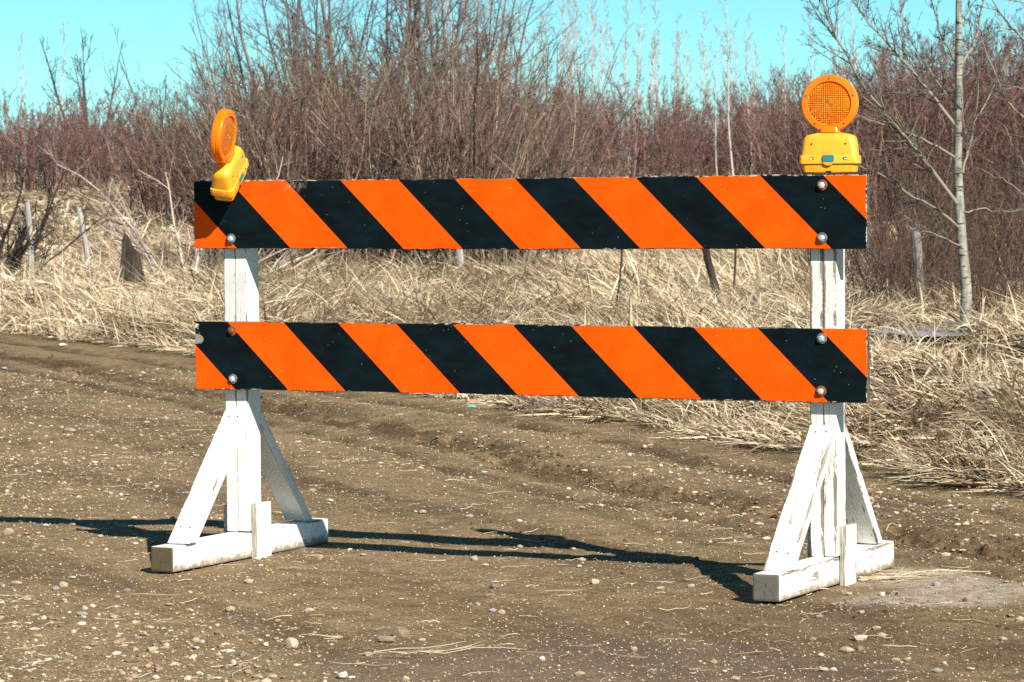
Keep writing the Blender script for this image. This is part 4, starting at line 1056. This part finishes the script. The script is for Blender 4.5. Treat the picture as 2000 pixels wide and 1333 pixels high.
for i, (px, py, w_, c) in enumerate(ST):
    g = ground_at(px, py + w_ * .15); rr = w_ * .56 * g.y / 6398.3
    o = link('stone', STM[i % 8]); o.scale = (rr, rr * random.uniform(.75, 1.0), rr * random.uniform(.75, 1.05)); o.rotation_euler = (0, 0, random.uniform(-.5, .5) + (3.14 if i % 3 else 0))
    o.location = (g.x, g.y, g.z + rr * .34); o.color = (*TONE[c], 1)
    size = 'large' if w_ > 22 else ('small' if w_ < 15 else 'mid-sized')
    c_ = {'pale': 'pale beige', 'dark': 'dark grey', 'blue': 'blue-black', 'yellow': 'yellowish'}.get(c, c)
    lab.setdefault(f"{size} {c_} stone lying {place_word(px, py)}", []).append((px, o))
ORD = ['leftmost', 'second', 'third', 'fourth', 'fifth', 'sixth']
for l, os_ in lab.items():
    os_.sort(key=lambda t: t[0])
    for k, (px, o) in enumerate(os_):
        if len(os_) > 1: l2 = (ORD[k] + ' from the left' if 0 < k < len(os_) - 1 else ('leftmost' if k == 0 else 'rightmost')) + ' ' + l
        else: l2 = l
        tag(o, l2, 'stone', 'stones lying on the dirt road')

def strands(name, seed, xs, ys, L, rad, label, azr=(0, 6.28), kind='stuff', lift=.004):
    rng = np.random.default_rng(seed); n = len(xs); S = 5
    az = rng.uniform(*azr, n); P = np.zeros((n, S, 3)); cv = rng.normal(0, .25, n)
    x, y = np.array(xs, float), np.array(ys, float)
    for s in range(S):
        P[:, s, 0] = x; P[:, s, 1] = y; P[:, s, 2] = ground_z(x, y) + lift + rng.uniform(0, lift * 1.5, n)
        x = x + np.cos(az) * L / (S - 1); y = y + np.sin(az) * L / (S - 1); az = az + cv
    Rr = np.full((n, S), 1.) * rad[:, None] * np.linspace(1, .5, S)[None]
    V, F = tubes(P, Rr, 3); c = straw_col(rng, n)
    o = link(name, mesh_np(name, V, F, [M['straw']], np.repeat(c, S * 3, 0))); tag(o, label, 'straw', kind=kind); return o
rng = np.random.default_rng(301)
ys = 8.1 + 12 * rng.uniform(0, 1, 900) ** 1.2; xs = rng.uniform(-1, 1, 900) * (.1563 * ys * 1.05); k = off_edge(xs, ys) < .1; xs, ys = xs[k], ys[k]
strands('straw', 302, xs, ys, rng.uniform(.02, .12, len(xs)), rng.uniform(.0007, .0017, len(xs)), 'scattered bits of straw on the dirt road')
g = ground_at(1690, 1135); xs = g.x + rng.normal(0, .05, 46); ys = g.y + rng.normal(0, .06, 46)
strands('straw_wisp', 303, xs, ys, rng.uniform(.10, .34, 46), rng.uniform(.001, .0022, 46), 'wisp of loose straw beside the right foot beam', (-.2, .6), lift=.008)
for q, (px, py, n_s, ll, lb) in enumerate([(700, 1290, 5, .34, 'forked dry twig lying in the lower middle foreground'), (555, 1205, 4, .05, 'tiny tuft of dry grass stalks below the left foot beam')]):
    g = ground_at(px, py); e = strands('dry_twig', 310 + q, np.full(n_s, g.x) + np.linspace(0, .16, n_s) * (q == 0), np.full(n_s, g.y) + np.linspace(0, .03, n_s), rng.uniform(.6, 1, n_s) * ll, np.full(n_s, .0016), lb, (-.1, .5) if q == 0 else (.8, 2.2), kind=None, lift=.012)
    e['category'] = 'twig'
def litter(px, py, w_, colr, label):
    g = ground_at(px, py); rg = np.random.default_rng(int(px)); sc = w_ / 2 * g.y / 6398.3
    V, F = ico(int(px), .35, 7, 2); V = V * (1 + rg.normal(0, .12, V.shape)) * sc
    o = link('wrapper', mesh_np('wrapper', V, F, [mat_plain('wrapper_foil', colr, .35, .5, 0, .2, 60)], smooth=False), None, (g.x, g.y, g.z + sc * .25)); tag(o, label, 'litter')
litter(122, 683, 20, (.62, .72, .80), 'small crumpled pale wrapper at the road edge on the left')
litter(922, 796, 15, (.15, .62, .72), 'tiny cyan scrap of litter at the grass edge below the lower board')
litter(8, 722, 18, (.30, .36, .40), 'grey-blue scrap of litter at the left edge of the road')
